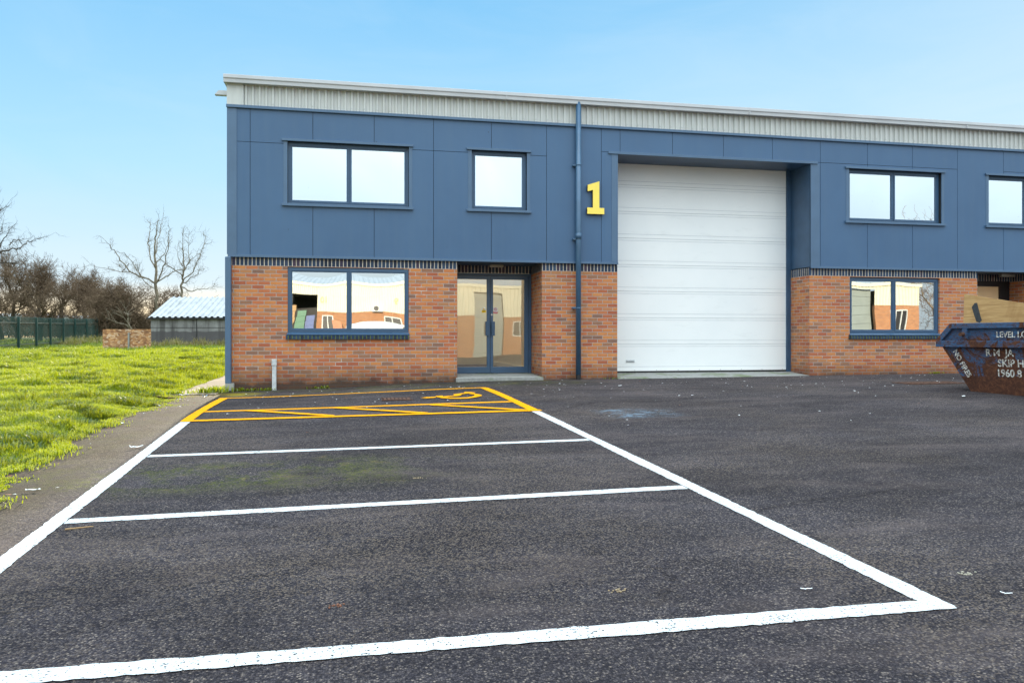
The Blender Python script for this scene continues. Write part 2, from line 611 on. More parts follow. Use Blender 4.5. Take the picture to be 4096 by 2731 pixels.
def m_asphalt():
    t = NT('worn_asphalt')
    c = t.coord()
    v = t.n('TexVoronoi')
    t.l(c, v.inputs['Vector'])
    v.inputs['Scale'].default_value = 105
    sep = t.n('SeparateColor')
    t.l(v.outputs['Color'], sep.inputs[0])
    stone = t.ramp(sep.outputs[0], [(0., (.022, .021, .025)), (.40, (.044, .042, .049)), (.70, (.070, .066, .071)), (.88, (.115, .106, .102)), (1., (.22, .195, .165))])
    n2 = t.noise(c, 190, 2, .6)
    dist = v.outputs['Distance']
    col = t.mix(t.ramp(dist, [(.30, 0.), (.75, .85)]), stone, (.018, .018, .022))
    # broad patches, stretched along the bays
    pb = t.noise(t.coord(scale=(.55, 1.2, 1)), .55, 5, .6, .6)
    col = t.mix(1.0, col, t.ramp(pb, [(.3, .68), (.5, 1.0), (.72, 1.42)]), 'MULTIPLY')
    pf_ = t.noise(t.coord(scale=(1.2, 3.0, 1), loc=(1, 5, 0)), 1.6, 6, .7, .5)
    col = t.mix(1.0, col, t.ramp(pf_, [(.3, .78), (.5, 1.0), (.72, 1.28)]), 'MULTIPLY')
    oil = t.noise(t.coord(loc=(2, 9, 0)), 1.05, 4, .55, .3)
    col = t.mix(t.ramp(oil, [(.66, 0.), (.74, .5)]), col, (.016, .015, .017))
    ck = t.voro(t.coord(scale=(.34, .55, 1), loc=(.2, .7, 0)), 1.0, 'DISTANCE_TO_EDGE')
    ckw = t.math('ADD', ck, t.math('MULTIPLY', t.math('SUBTRACT', t.noise(c, 2.8, 6, .75), .5), .16))
    crk = t.math('MULTIPLY', t.ramp(t.math('ABSOLUTE', ckw), [(.0025, 1.), (.006, 0.)]), t.ramp(t.noise(c, .5, 3, .5), [(.5, 0.), (.58, .6)]))
    col = t.mix(crk, col, (.012, .011, .012))
    # dusty smooth patches where binder shows
    pd = t.noise(t.coord(scale=(.8, 2.2, 1), loc=(4, 2, 0)), .7, 6, .62, .8)
    dusty = t.ramp(pd, [(.50, 0.), (.72, .42)])
    col = t.mix(dusty, col, (.118, .100, .094))
    # moss
    sx = t.n('SeparateXYZ')
    t.l(t.coord(), sx.inputs[0])
    x, y = sx.outputs[0], sx.outputs[1]

    def band(v_, a0, a1, b1, b0):
        nd = t.n('MapRange', interpolation_type='SMOOTHSTEP')
        t.l(v_, nd.inputs[0])
        for i, q in enumerate((a0, a1, 0., 1.)):
            nd.inputs[i + 1].default_value = q
        n3 = t.n('MapRange', interpolation_type='SMOOTHSTEP')
        t.l(v_, n3.inputs[0])
        for i, q in enumerate((b1, b0, 1., 0.)):
            n3.inputs[i + 1].default_value = q
        return t.math('MULTIPLY', nd.outputs[0], n3.outputs[0])
    mn = t.ramp(t.noise(t.coord(scale=(1, 1, 1)), 2.2, 7, .72), [(.44, 0.), (.60, 1.)])
    mf = t.ramp(t.noise(c, 38, 4, .7), [(.40, 0.), (.56, 1.)])
    zone1 = t.math('MULTIPLY', band(y, -9.8, -9.0, -8.6, -8.0), band(x, -6, -5, -.6, 1.6))
    zone2 = t.math('MULTIPLY', band(y, -2.2, -.9, 1, 2), band(x, -9, -8, 3.6, 5.2))
    zone2 = t.math('MULTIPLY', zone2, .8)
    zone3 = t.math('MULTIPLY', band(y, -11, -9, -1.2, -.4), band(x, -4, -3.6, -2.5, -1.95))
    zone = t.math('MAXIMUM', t.math('MAXIMUM', zone1, zone2), zone3)
    mm = t.math('MULTIPLY', t.math('MULTIPLY', zone, mn), mf)
    mcol = t.ramp(t.noise(c, 6, 3), [(.35, (.035, .05, .012)), (.6, (.10, .12, .02)), (.75, (.20, .16, .03))])
    col = t.mix(t.math('MULTIPLY', mm, .85), col, mcol)
    # yellow moss by the path
    z4 = t.math('MULTIPLY', band(y, -1.6, -1.25, -.7, -.35), band(x, -5, -4.6, -2.3, -1.5))
    ny = t.ramp(t.noise(c, 5, 6, .7), [(.38, 0.), (.55, 1.)])
    col = t.mix(t.math('MULTIPLY', z4, ny), col, (.30, .25, .015))
    # soil along the lawn, darkened and widened to tone down the sunlit strip
    z5 = t.math('MULTIPLY', band(x, -9, -8, -2.35, -1.98), t.ramp(t.noise(c, 3, 6, .7), [(.30, .25), (.60, .9)]))
    col = t.mix(z5, col, t.ramp(t.noise(c, 24, 4, .7), [(.35, (.018, .016, .012)), (.6, (.046, .038, .026)), (.72, (.05, .055, .016))]))
    # pale blue paint smear
    bsx = t.math('MULTIPLY', band(y, -6.5, -6.2, -5.7, -5.4), band(x, 3.0, 3.35, 3.8, 4.3))
    sm = t.ramp(t.noise(t.coord(scale=(2, 9, 1), rot=(0, 0, .6)), 2.2, 6, .7, 1.2), [(.52, 0.), (.60, .8)])
    col = t.mix(t.math('MULTIPLY', bsx, sm), col, (.20, .34, .46))
    # tiny white flecks near the building
    fl = t.voro(c, 7.5)
    flz = t.math('MULTIPLY', t.ramp(fl, [(.045, 1.), (.06, 0.)]), band(y, -9.5, -4.5, 1, 2))
    col = t.mix(t.math('MULTIPLY', flz, t.ramp(t.noise(c, 1.1, 2), [(.45, 0.), (.55, .9)])), col, (.55, .57, .58))
    tan = t.math('MULTIPLY', t.ramp(sep.outputs[1], [(.72, 0.), (.80, .55)]), t.ramp(t.noise(t.coord(loc=(5, 5, 0)), .42, 3, .5), [(.46, .12), (.62, 1.)]))
    col = t.mix(tan, col, (.165, .138, .105))
    col = t.mix(1.0, col, (1.09, 1.0, 1.0), 'MULTIPLY')
    h = t.math('ADD', t.math('MULTIPLY', t.math('SUBTRACT', 1.0, dist), 1.0), t.math('MULTIPLY', n2, .35))
    h = t.math('MULTIPLY', h, t.math('SUBTRACT', 1.0, t.math('MULTIPLY', dusty, .8)))
    und = t.noise(c, 1.1, 3, .5)
    nb = t.bump(und, .35, .06)
    nrm = t.bump(h, .75, .010, nb)
    return t.set(color=col, rough=t.ramp(pb, [(.3, .95), (.7, .88)]), normal=nrm, spec=.07)


MAT['asphalt'] = m_asphalt()


def m_paint(name, col, thr=.70):
    t = NT(name)
    c = t.coord()
    pit = t.noise(c, 75, 3, .65)
    wear = t.noise(c, 3.0, 4, .6)
    k = t.math('SUBTRACT', t.math('ADD', pit, t.math('MULTIPLY', wear, .22)), 0.)
    alpha = t.ramp(k, [(thr + .10, 1.), (thr + .13, 0.)])
    cc = t.mix(t.ramp(t.noise(c, 9, 4, .6), [(.35, 0.), (.8, .3)]), col, tuple(x * .75 for x in col))
    h = t.noise(c, 62, 2, .6)
    return t.set(color=cc, rough=.9, normal=t.bump(h, .5, .006), alpha=alpha, spec=.08)


MAT['line_white'] = m_paint('white_road_paint', (.60, .615, .62), thr=.61)
MAT['line_yellow'] = m_paint('yellow_road_paint', (.78, .335, .004), thr=.63)


def m_soil():
    t = NT('grassy_soil')
    c = t.coord()
    n = t.noise(c, 1.4, 6, .65)
    f = t.noise(c, 40, 4, .7)
    col = t.ramp(n, [(.25, (.035, .045, .012)), (.5, (.07, .105, .016)), (.75, (.11, .16, .018))])
    col = t.mix(t.ramp(f, [(.35, .7), (.6, 0.)]), col, (.03, .03, .012))
    far = t.noise(c, .12, 4, .6)
    col = t.mix(t.ramp(far, [(.4, 0.), (.7, .4)]), col, (.10, .13, .03))
    return t.set(color=col, rough=.95, normal=t.bump(f, .8, .03), spec=.15)


MAT['soil'] = m_soil()


def m_grass(name, a_, b_, tr):
    t = NT(name)
    t.t.nodes.remove(t.b)
    c = t.coord()
    n = t.noise(c, 1.1, 4, .6)
    f = t.noise(c, 14, 2, .6)
    col = t.mix(.5, t.ramp(n, [(.3, a_), (.7, b_)]), t.ramp(f, [(.3, a_), (.7, b_)]))
    dk = t.noise(t.coord(loc=(3, 8, 0), scale=(1, 1.5, 1)), 1.7, 5, .7, .4)
    col = t.mix(t.ramp(dk, [(.50, 0.), (.60, .65)]), col, (.030, .065, .010))
    dry = t.ramp(t.noise(t.coord(loc=(7, 3, 0)), 3.2, 4, .7), [(.60, 0.), (.72, .7)])
    col = t.mix(dry, col, (.20, .16, .05))
    df = t.n('BsdfDiffuse')
    tl = t.n('BsdfTranslucent')
    gl = t.n('BsdfGlossy')
    gl.inputs['Roughness'].default_value = .4
    t.l(col, df.inputs[0])
    t.l(t.mix(.5, col, (.58, .60, .01)), tl.inputs[0])
    m1 = t.n('MixShader')
    m1.inputs[0].default_value = tr
    t.l(df.outputs[0], m1.inputs[1])
    t.l(tl.outputs[0], m1.inputs[2])
    m2 = t.n('MixShader')
    m2.inputs[0].default_value = .06
    t.l(m1.outputs[0], m2.inputs[1])
    t.l(gl.outputs[0], m2.inputs[2])
    t.l(m2.outputs[0], t.out.inputs[0])
    return t.mat


MAT['grass'] = m_grass('grass_blade', (.075, .14, .005), (.26, .34, .006), .58)
MAT['dry'] = m_grass('dry_grass_blade', (.25, .19, .08), (.33, .26, .10), .4)


def m_bark(name, a_, b_):
    t = NT(name)
    c = t.coord(scale=(1, 1, .35))
    n = t.noise(c, 9, 5, .65)
    return t.set(color=t.ramp(n, [(.3, a_), (.7, b_)]), rough=.9, normal=t.bump(n, .5, .03), spec=.2)


MAT['bark'] = m_bark('dark_bark', (.045, .036, .028), (.12, .098, .075))
MAT['bark_pale'] = m_bark('pale_bark', (.10, .085, .06), (.26, .22, .16))
MAT['twig'] = m_bark('twig_bark', (.10, .068, .044), (.20, .138, .088))

# ------------------------------------------------------------------ setting: ground, car park, path
EDGE_Y = np.linspace(-40, 0, 321)
_e = np.interp(EDGE_Y, [-40, -14, -11, -9.3, -8, -5.4, -3.2, -1.4, -.8, 0], [-2.9, -2.8, -2.62, -2.6, -2.78, -2.92, -2.8, -3.0, -3.36, -3.42])


def edge_x(y):
    y = np.asarray(y, float)
    b = np.interp(y, EDGE_Y, _e)
    return b + .07 * np.sin(y * 3.1) + .05 * np.sin(y * 7.7 + 1) + .03 * np.sin(y * 17.3 + 2) + .02 * np.sin(y * 41)


def sheet(name, xs, ys, mat, dz=0., kind='structure', zfun=None):
    X, Y = np.meshgrid(xs, ys)
    Zz = (zfun or G)(X, Y) + dz
    v = np.stack([X.ravel(), Y.ravel(), Zz.ravel()], 1).tolist()
    nx, ny = len(xs), len(ys)
    f = [(j * nx + i, j * nx + i + 1, (j + 1) * nx + i + 1, (j + 1) * nx + i) for j in range(ny - 1) for i in range(nx - 1)]
    o = raw_mesh(name, v, f, mat)
    o.data.polygons.foreach_set('use_smooth', [True] * len(f))
    o['kind'] = kind
    return o


def lawn_z(x, y):
    z = G(x, y)
    b = .042 * np.sin(x * 1.3 + 1.2 * np.sin(y * .7)) * np.sin(y * 1.1 + .6) + .03 * np.sin(x * 2.9 + 2) * np.sin(y * 3.3) + .022 * np.sin(x * 7 + y * 3) * np.sin(y * 8)
    inside = sst(edge_x(y) - x, .08, .9) * (1 - sst(np.hypot(x, y), 55, 90))
    dig = -.07 * np.exp(-((x + 6.6) ** 2 / .7 + (y + 3.2) ** 2 / .25)) 
    return z - .06 + (b + .085 + dig) * np.where(x < 0, inside, 0)


xs = np.concatenate([[-900, -500, -300, -200, -140], np.arange(-100, -24, 4.), np.arange(-24, -1.0, .25), [0, 4, 10, 20, 30, 45, 70, 120, 250, 500, 900]])
ys = np.concatenate([[-900, -400, -200, -120, -80, -60, -45], np.arange(-38, -16, 2.), np.arange(-16, 30, .25), np.arange(30, 120, 5.), [150, 220, 350, 600, 1000, 1600]])
lawn = sheet('ground', xs, ys, MAT['soil'], zfun=lawn_z)
# car park sheet: left border follows the ragged edge of the lawn
ysA = np.concatenate([np.arange(-34, -14, .25), np.arange(-14, .02, .05)])
ts = np.concatenate([np.linspace(0, .3, 41), np.linspace(.3, 1, 40)[1:]])
v, f = [], []
for yy in ysA:
    x0 = float(edge_x(yy)) - .16
    for tt in ts:
        x = x0 + (46 - x0) * tt
        v.append((x, float(yy), g1(x, yy) + .0))
n = len(ts)
for j in range(len(ysA) - 1):
    for i in range(n - 1):
        f.append((j * n + i, j * n + i + 1, (j + 1) * n + i + 1, (j + 1) * n + i))
car_park = raw_mesh('car_park', v, f, MAT['asphalt'])
car_park['kind'] = 'structure'
car_park.data.polygons.foreach_set('use_smooth', [True] * len(f))


def m_slab():
    t = NT('concrete_slab')
    c = t.coord()
    br = t.n('TexBrick', offset=.0)
    t.l(c, br.inputs['Vector'])
    for k_, q in (('Color1', (.21, .17, .125, 1)), ('Color2', (.27, .22, .16, 1)), ('Mortar', (.05, .06, .02, 1)), ('Scale', 1), ('Mortar Size', .012), ('Brick Width', .9), ('Row Height', .62)):
        br.inputs[k_].default_value = q
    col = t.mix(.6, br.outputs['Color'], t.ramp(t.noise(c, 5, 5, .65), [(.3, .55), (.7, 1.)]), 'MULTIPLY')
    return t.set(color=col, rough=.95, normal=t.bump(t.noise(c, 60, 3), .4, .004), spec=.08)


MAT['slab'] = m_slab()
path = sheet('path', np.array([-3.3, -2.9, -2.5]), np.arange(-.85, 22, .25), MAT['slab'], dz=.010)

# ------------------------------------------------------------------ painted markings (lie on the car park)


def strip(name, pts, wdt, mat, label, group, dz=.004, wid2=None):
    """painted line through pts, ragged edges"""
    v, f = [], []
    P = [Vector((p[0], p[1], 0)) for p in pts]
    rows = []
    for k in range(len(P) - 1):
        a_, b_ = P[k], P[k + 1]
        d = (b_ - a_)
        L = d.length
        d.normalize()
        nrm = Vector((-d.y, d.x, 0))
        ns = max(2, int(L / .035))
        for i in range(ns + (k == len(P) - 2)):
            t_ = i / ns
            c = a_ + d * L * t_
            j1, j2 = rng.normal(0, .0028, 2)
            wv = wdt * .46 + .003 * math.sin(t_ * L * 2.1)
            rows.append((c + nrm * (wv + j1), c + nrm * 0, c - nrm * (wv + j2)))
    for r in rows:
        for p in r:
            v.append((p.x, p.y, g1(p.x, p.y) + dz))
    for i in range(len(rows) - 1):
        for q in (0, 1):
            f.append((3 * i + q, 3 * i + 3 + q, 3 * i + 4 + q, 3 * i + 1 + q))
    o = raw_mesh(name, v, f, mat)
    tag(o, label, 'parking line', group)
    return o


LW, LY = MAT['line_white'], MAT['line_yellow']
gw, gy = 'white bay lines painted on the car park', 'yellow lines of the disabled bay'
XL = lambda y: -2.17 + (-1.845 + 2.17) * (y + 2.3) / (-11.0 + 2.3)
XR = lambda y: 2.26 + (2.575 - 2.26) * (y + 2.0) / (-12.5 + 2.0)
strip('white_line', [(XL(-5.42), -5.42), (XL(-12.65), -12.65)], .125, LW, 'long white line running along the lawn side of the parking bays', gw)
strip('white_line', [(XR(-5.42), -5.42), (XR(-12.58), -12.58)], .125, LW, 'long diagonal white line closing the parking bays on the open yard side', gw)
strip('white_line', [(XL(-7.885) + .065, -7.885), (XR(-7.885) - .065, -7.885)], .115, LW, 'narrow white bay divider nearest to the yellow hatched strip', gw)
strip('white_line', [(XL(-10.15) + .065, -10.19), (XR(-10.15) - .065, -10.12)], .12, LW, 'middle white bay divider crossing the car park between the other two', gw)
strip('white_line', [(-2.2, -12.44), (XR(-12.5) + .05, -12.545)], .125, LW, 'thick nearest white line across the bottom of the picture', gw, dz=.006)
strip('yellow_line', [(XL(-1.8) - .08, -1.85), (XR(-1.8) + .06, -1.80)], .16, LY, 'yellow line of the disabled bay nearest the brick wall', gy)
strip('yellow_line', [(XL(-1.93), -1.93), (XL(-5.42), -5.42)], .14, LY, 'short yellow line on the lawn side of the disabled bay', gy, dz=.007)
strip('yellow_line', [(XR(-1.86), -1.86), (XR(-5.42), -5.42)], .15, LY, 'short yellow line of the disabled bay in front of the entrance doors', gy, dz=.007)
strip('yellow_line', [(XL(-4.42) + .06, -4.45), (XR(-4.3) - .06, -4.32)], .15, LY, 'yellow line between the wheelchair symbol and the zigzag hatching', gy)
strip('yellow_line', [(XL(-5.45) - .06, -5.50), (XR(-5.4) + .09, -5.45)], .15, LY, 'yellow line on the camera side of the zigzag hatching', gy, dz=.010)
for k, (xa, lab) in enumerate(((-1.50, 'left diagonal yellow hatching stroke inside the narrow strip'), (-.30, 'middle diagonal yellow hatching stroke inside the narrow strip'), (1.06, 'right diagonal yellow hatching stroke inside the narrow strip'))):
    strip('yellow_hatch', [(xa, -4.50), (xa + 1.20, -5.42)], .13, LY, lab, gy, dz=.013)


def wheelchair():
    tail = [(.99, -3.467), (1.086, -3.371), (1.234, -3.37), (1.224, -3.517), (1.074, -3.555)]
    body = [(1.234, -3.37), (1.25, -3.261), (1.358, -3.218), (1.361, -3.361), (1.432, -3.311), (1.547, -3.293), (1.539, -3.388), (1.417, -3.438), (1.378, -3.452), (1.424, -3.533), (1.506, -3.615), (1.603, -3.647), (1.698, -3.625), (1.784, -3.545), (1.844, -3.428), (1.872, -3.307), (1.874, -3.2), (1.812, -3.1), (1.839, -3.011), (1.89, -3.03), (1.94, -3.148), (1.978, -3.269), (1.977, -3.406), (1.949, -3.507), (1.888, -3.596), (1.808, -3.695), (1.694, -3.782), (1.574, -3.796), (1.452, -3.757), (1.371, -3.677), (1.297, -3.607), (1.28, -3.5)]
    arm = [(1.547, -3.293), (1.542, -3.182), (1.565, -3.036), (1.702, -2.911), (1.777, -2.897), (1.762, -2.798), (1.803, -2.676), (1.894, -2.737), (1.953, -2.875), (1.915, -2.995), (1.819, -2.981), (1.755, -3.023), (1.674, -3.124), (1.664, -3.262), (1.602, -3.373), (1.539, -3.388)]
    bm = bmesh.new()
    for poly in (tail, body, arm):
        fc = bm.faces.new([bm.verts.new((x_, y_, g1(x_, y_) + .012)) for x_, y_ in poly])
        bmesh.ops.triangulate(bm, faces=[fc])
    me = bpy.data.meshes.new('wheelchair_symbol')
    bm.to_mesh(me)
    bm.free()
    me.materials.append(LY)
    o = bpy.data.objects.new('wheelchair_symbol', me)
    COL.objects.link(o)
    tag(o, 'yellow wheelchair symbol painted in the disabled bay, lying on its side', 'road symbol')


wheelchair()

# manhole / rusty drain
mb = MB()
for k in range(7):
    mb.box(.42 + k * .06, .46 + k * .06, -3.62, -3.28, g1(.6, -3.45), g1(.6, -3.45) + .012)
mb.box(.38, .86, -3.66, -3.62, g1(.6, -3.45), g1(.6, -3.45) + .014)
mb.box(.38, .86, -3.28, -3.24, g1(.6, -3.45), g1(.6, -3.45) + .014)
MAT['rust'] = m_plain('dark_rusty_iron', (.085, .035, .018), .8, .4, 14)
tag(mb.build('drain_grate', MAT['rust']), 'small rusty iron drain grate set in the disabled bay', 'drain grate')
mb = MB()
for k in range(9):
    for q in range(4):
        x_, y_ = 10.15 + k * .14, -3.0 + q * .14
        mb.box(x_, x_ + .115, y_, y_ + .115, g1(x_, y_) - .02, g1(x_, y_) + .012)
tag(mb.build('manhole_cover', MAT['rust']), 'rust coloured chequered manhole cover beside the blue skip', 'manhole cover')

# ------------------------------------------------------------------ main building
B = empty('industrial_unit', (0, 0, .3), 'two storey industrial unit with orange brick base, blue cladding and white roller door', 'building')
ZB, ZC, ZF, ZG = 2.69, 2.862, 5.715, 6.165        # brick top, cladding foot, cladding top, fascia top
XL0, XR0 = -2.35, 34.0


def wall_holes(mb, x0, x1, z0, z1, holes, y, th=.12, m=0):
    """front skin with rectangular holes and their reveals; holes=(x0,x1,z0,z1,depth)"""
    xs_ = sorted({x0, x1} | {h[0] for h in holes} | {h[1] for h in holes})
    zs_ = sorted({z0, z1} | {h[2] for h in holes} | {h[3] for h in holes})
    xs_ = [q for q in xs_ if x0 <= q <= x1]
    zs_ = [q for q in zs_ if z0 <= q <= z1]
    for i in range(len(xs_) - 1):
        for j in range(len(zs_) - 1):
            cx, cz = (xs_[i] + xs_[i + 1]) / 2, (zs_[j] + zs_[j + 1]) / 2
            if any(h[0] < cx < h[1] and h[2] < cz < h[3] for h in holes):
                continue
            mb.face([(xs_[i], y, zs_[j]), (xs_[i + 1], y, zs_[j]), (xs_[i + 1], y, zs_[j + 1]), (xs_[i], y, zs_[j + 1])], m)
    for h in holes:
        a_, b_, c_, d_ = max(h[0], x0), min(h[1], x1), max(h[2], z0), min(h[3], z1)
        if a_ >= b_ or c_ >= d_:
            continue
        yy = y + h[4]
        mb.face([(a_, y, c_), (a_, y, d_), (a_, yy, d_), (a_, yy, c_)], m)
        mb.face([(b_, y, c_), (b_, yy, c_), (b_, yy, d_), (b_, y, d_)], m)
        if h[3] < z1 - 1e-6:
            mb.face([(a_, y, d_), (b_, y, d_), (b_, yy, d_), (a_, yy, d_)], m)
        if h[2] > z0 + 1e-6:
            mb.face([(a_, y, c_), (a_, yy, c_), (b_, yy, c_), (b_, y, c_)], m)


ENT = (2.016, 3.793)      # entrance opening
ROL = (5.44, 9.965)       # roller door opening
ENT2 = (14.343, 16.1)
WL1 = (-1.312, 1.036, 1.345, 2.676)
WL2 = (10.98, 13.325, 1.345, 2.672)
ED, RD = 1.0, .78
W1, W2, W3, W4 = (-1.312, 1.036, 3.905, 5.118), (2.31, 3.462, 3.915, 5.12), (10.93, 13.34, 3.935, 5.118), (14.62, 15.78, 3.935, 5.118)

holes = [(*ENT, -.5, 3.2, ED + .0), (*ROL, -.5, 3.2, RD), (*ENT2, -.5, 3.2, .9), (*WL1, .09), (*WL2, .09)]
mb = MB()
wall_holes(mb, XL0, XR0, -.3, ZB, holes, 0)
brick_wall = mb.build('brick_wall', MAT['brick'], B)
mb = MB()
mb.face([(XL0, 0, -.3), (XL0, 0, ZC), (XL0, 15, ZC), (XL0, 15, -.3)])
mb.build('end_wall', MAT['brick'], B)
mb = MB()
wall_holes(mb, XL0, XR0, ZB, ZC + .02, holes, 0)
mb.face([(ENT[0], ED - .02, ZB + .012), (ENT[1], ED - .02, ZB + .012), (ENT[1], ED - .02, ZC + .02), (ENT[0], ED - .02, ZC + .02)])
mb.face([(ENT2[0], .88, ZB + .012), (ENT2[1], .88, ZB + .012), (ENT2[1], .88, ZC + .02), (ENT2[0], .88, ZC + .02)])
mb.build('soldier_course', MAT['soldier'], B)

# ---- cladding: panels with real open joints over a dark backing
YC = -.040
clh = [(*W1, .12), (*W2, .12), (*W3, .12), (*W4, .12), (ROL[0], ROL[1], 2.0, 5.185, RD)]
for h in (17.2, 20.8, 27):
    clh.append((h, h + 2.35, 3.92, 5.118, .12))
joints_full = [-2.005, 1.531, 3.882, 10.21, 13.77, 18.9, 22.5, 26.1, 29.7]
mb = MB()
wall_holes(mb, XL0 - .05, XR0, ZC, ZF, [h if h[4] < .5 else (*h[:4], .01) for h in clh], YC + .012, m=0)
mb.build('cladding_backing', MAT['gap'], B)
mb = MB()
g = .0045


def panel(x0, x1, z0, z1):
    """thin board minus window holes"""
    hs = [(h[0], h[1], h[2], h[3]) for h in clh if h[0] < x1 and h[1] > x0 and h[2] < z1 and h[3] > z0]
    x0 += g
    x1 -= g
    z0 += g
    z1 -= g
    xs_ = sorted({x0, x1} | {min(max(q, x0), x1) for h in hs for q in h[:2]})
    zs_ = sorted({z0, z1} | {min(max(q, z0), z1) for h in hs for q in h[2:]})
    for i in range(len(xs_) - 1):
        for j in range(len(zs_) - 1):
            cx, cz = (xs_[i] + xs_[i + 1]) / 2, (zs_[j] + zs_[j + 1]) / 2
            if xs_[i + 1] - xs_[i] < 1e-5 or zs_[j + 1] - zs_[j] < 1e-5:
                continue
            if any(h[0] < cx < h[1] and h[2] < cz < h[3] for h in hs):
                continue
            mb.box(xs_[i], xs_[i + 1], YC, YC + .0119, zs_[j], zs_[j + 1])


zt = 5.10
cols = [-2.40, -2.005, -.833, .35, 1.531, 2.716, 3.882, 5.073, 5.489, 6.674, 7.861, 9.031, 10.21, 11.40, 12.57, 13.77, 15.03, 16.2, 17.4, 18.6, 19.8, 21.0, 22.2, 23.4, 24.6, 25.8, 27.0, 28.2, 29.4, 30.6, 31.8, 33.0, 34.0]
for i in range(len(cols) - 1):
    a_, b_ = cols[i], cols[i + 1]
    if a_ >= 3.8 and b_ <= 5.1 or (a_ > 13.6 and b_ < 15.2):
        panel(a_, b_, ZC, ZF)
    else:
        s_ = 5.066 if b_ <= 3.9 else 5.22
        panel(a_, b_, ZC, s_)
        panel(a_, b_, s_, ZF)
mb.build('cladding', MAT['clad'], B)
# soffits of the roller recess and the entrances
for (x0, x1, zz, y1) in ((*ENT, ZC + .004, ED), (*ENT2, ZC + .004, .9), (*ROL, 5.186, RD + .1)):
    mb = MB()
    mb.face([(x0, YC, zz), (x1, YC, zz), (x1, y1, zz), (x0, y1, zz)])
    mb.build('soffit', MAT['jamb'], B)
for xx in ROL:
    mb = MB()
    mb.face([(xx, YC, ZC), (xx, RD, ZC), (xx, RD, 5.186), (xx, YC, 5.186)])
    mb.build('recess_lining', MAT['jamb'], B)


# ---- flashings and trims
def flash(x0, x1, z0, z1, y0=YC - .022):
    mb = MB()
    mb.box(x0, x1, y0, YC - .0006, z0, z1)
    mb.build('flashing', MAT['trim'], B, bevel=.002)


flash(-2.41, ENT[0] - .35, ZC - .018, ZC + .030)
flash(ENT[0] - .352, 5.44, ZC - .018, ZC + .024, YC - .026)
flash(9.965, XR0, ZC - .018, ZC + .028)
flash(-2.44, XR0, ZF - .010, ZF + .045, YC - .045)
for (x0, x1, z0, z1) in (W1, W2, W3, W4):
    flash(x0 - .105, x1 + .085, z1, z1 + .045, YC - .04)       # head
    flash(x0 - .105, x1 + .085, z0 - .050, z0, YC - .05)       # sill lip
    flash(x0 - .075, x0, z0 + .0005, z1 - .0005, YC - .006)
    flash(x1, x1 + .068, z0 + .0005, z1 - .0005, YC - .006)
flash(5.225, 10.13, 5.178, 5.232, YC - .03)
flash(5.30, 5.44, ZC + .031, 5.177, YC - .006)
flash(9.965, 10.19, ZC + .031, 5.177, YC - .006)
flash(-2.43, -2.25, ZC + .031, ZF - .011, YC - .012)
mb = MB()
mb.box(-2.458, -2.352, -.10, .10, .42, ZC - .02)
mb.build('corner_post', MAT['trim'], B, bevel=.012)
mb = MB()
mb.box(-2.45, -2.30, -.12, .12, .28, .42)
mb.build('post_base', MAT['concrete'], B)

# ---- corrugated fascia
mb = MB()
P_ = .1245
x = -2.14
prof = []
while x < XR0:
    for dx, yy in ((0, -.03), (.030, -.03), (.044, -.062), (.080, -.062), (.094, -.03)):
        prof.append((x + dx, yy))
    x += P_
yb = 0
for i in range(len(prof) - 1):
    (xa, ya), (xb, yb) = prof[i], prof[i + 1]
    mb.face([(xa, ya, ZF + .03), (xb, yb, ZF + .03), (xb, yb, ZG + .03), (xa, ya, ZG + .03)])
mb.build('corrugated_fascia', MAT['fascia'], B)
mb = MB()
mb.box(-2.43, -2.12, -.075, .0, ZF + .036, ZG + .03)
mb.box(-2.43, -2.40, .0, 15, ZF - 3.0, ZG + .03)
mb.build('corner_flashing', MAT['fascia'], B, bevel=.01)
mb = MB()
x = -1.83
while x < 30:
    mb.tube((x, -.07, ZF + .10), (x, -.058, ZF + .10), .011, n=6)
    x += P_ * 2
mb.build('screw_heads', MAT['steel'], B)['kind'] = 'stuff'
# ---- gutter / eaves
mb = MB()
gp = [(-.03, 6.158), (-.170, 6.152), (-.178, 6.215), (-.195, 6.235), (-.195, 6.300), (-.03, 6.325), (.3, 6.36), (.3, 6.158)]
mb.prism(gp, lambda u, v_: (-2.475, u, v_), lambda u, v_: (XR0, u, v_))
mb.build('gutter', MAT['gutter'], B, bevel=.004)
for x in (3.0, 8.4, 13.9, 19.3):
    mb = MB()
    mb.box(x, x + .012, -.198, -.16, 6.150, 6.304)
    mb.build('gutter_joint', MAT['gutter'], B)
mb = MB()
mb.prism([(0, 0), (.30, 0), (.30, .085), (.075, .085)], lambda u, v_: (-2.72 + u, .35, 6.06 + v_), lambda u, v_: (-2.72 + u, .47, 6.06 + v_))
mb.build('verge_bracket', MAT['gutter'], B)
# ---- roof, rear and side shell
mb = MB()
rz = lambda q: 6.335 + (7.08 - 6.335) * (1 - abs(q - 7.5) / 7.55)
for (xa_, xb_, ya_, yb_) in ((-2.40, 1.0, -.02, 15.1), (3.78, XR0, -.02, 15.1), (1.0, 3.78, -.02, 1.12), (1.0, 3.78, 6.5, 15.1)):  # gap over the lobby is an added opening that lets sky light in
    ys_ = [ya_] + ([7.5] if ya_ < 7.5 < yb_ else []) + [yb_]
    mb.prism([(q, rz(q)) for q in ys_] + [(q, rz(q) - .11) for q in reversed(ys_)], lambda u, v_: (xa_, u, v_), lambda u, v_: (xb_, u, v_))
mb.build('roof', MAT['gutter'], B)
mb = MB()
mb.box(-2.34, XR0 - .1, 14.9, 15, -.3, 6.2)
mb.box(XR0 - .1, XR0, .0, 14.9, -.3, 6.2)
mb.box(-2.34, -2.28, .02, 14.9, ZC, 6.2)
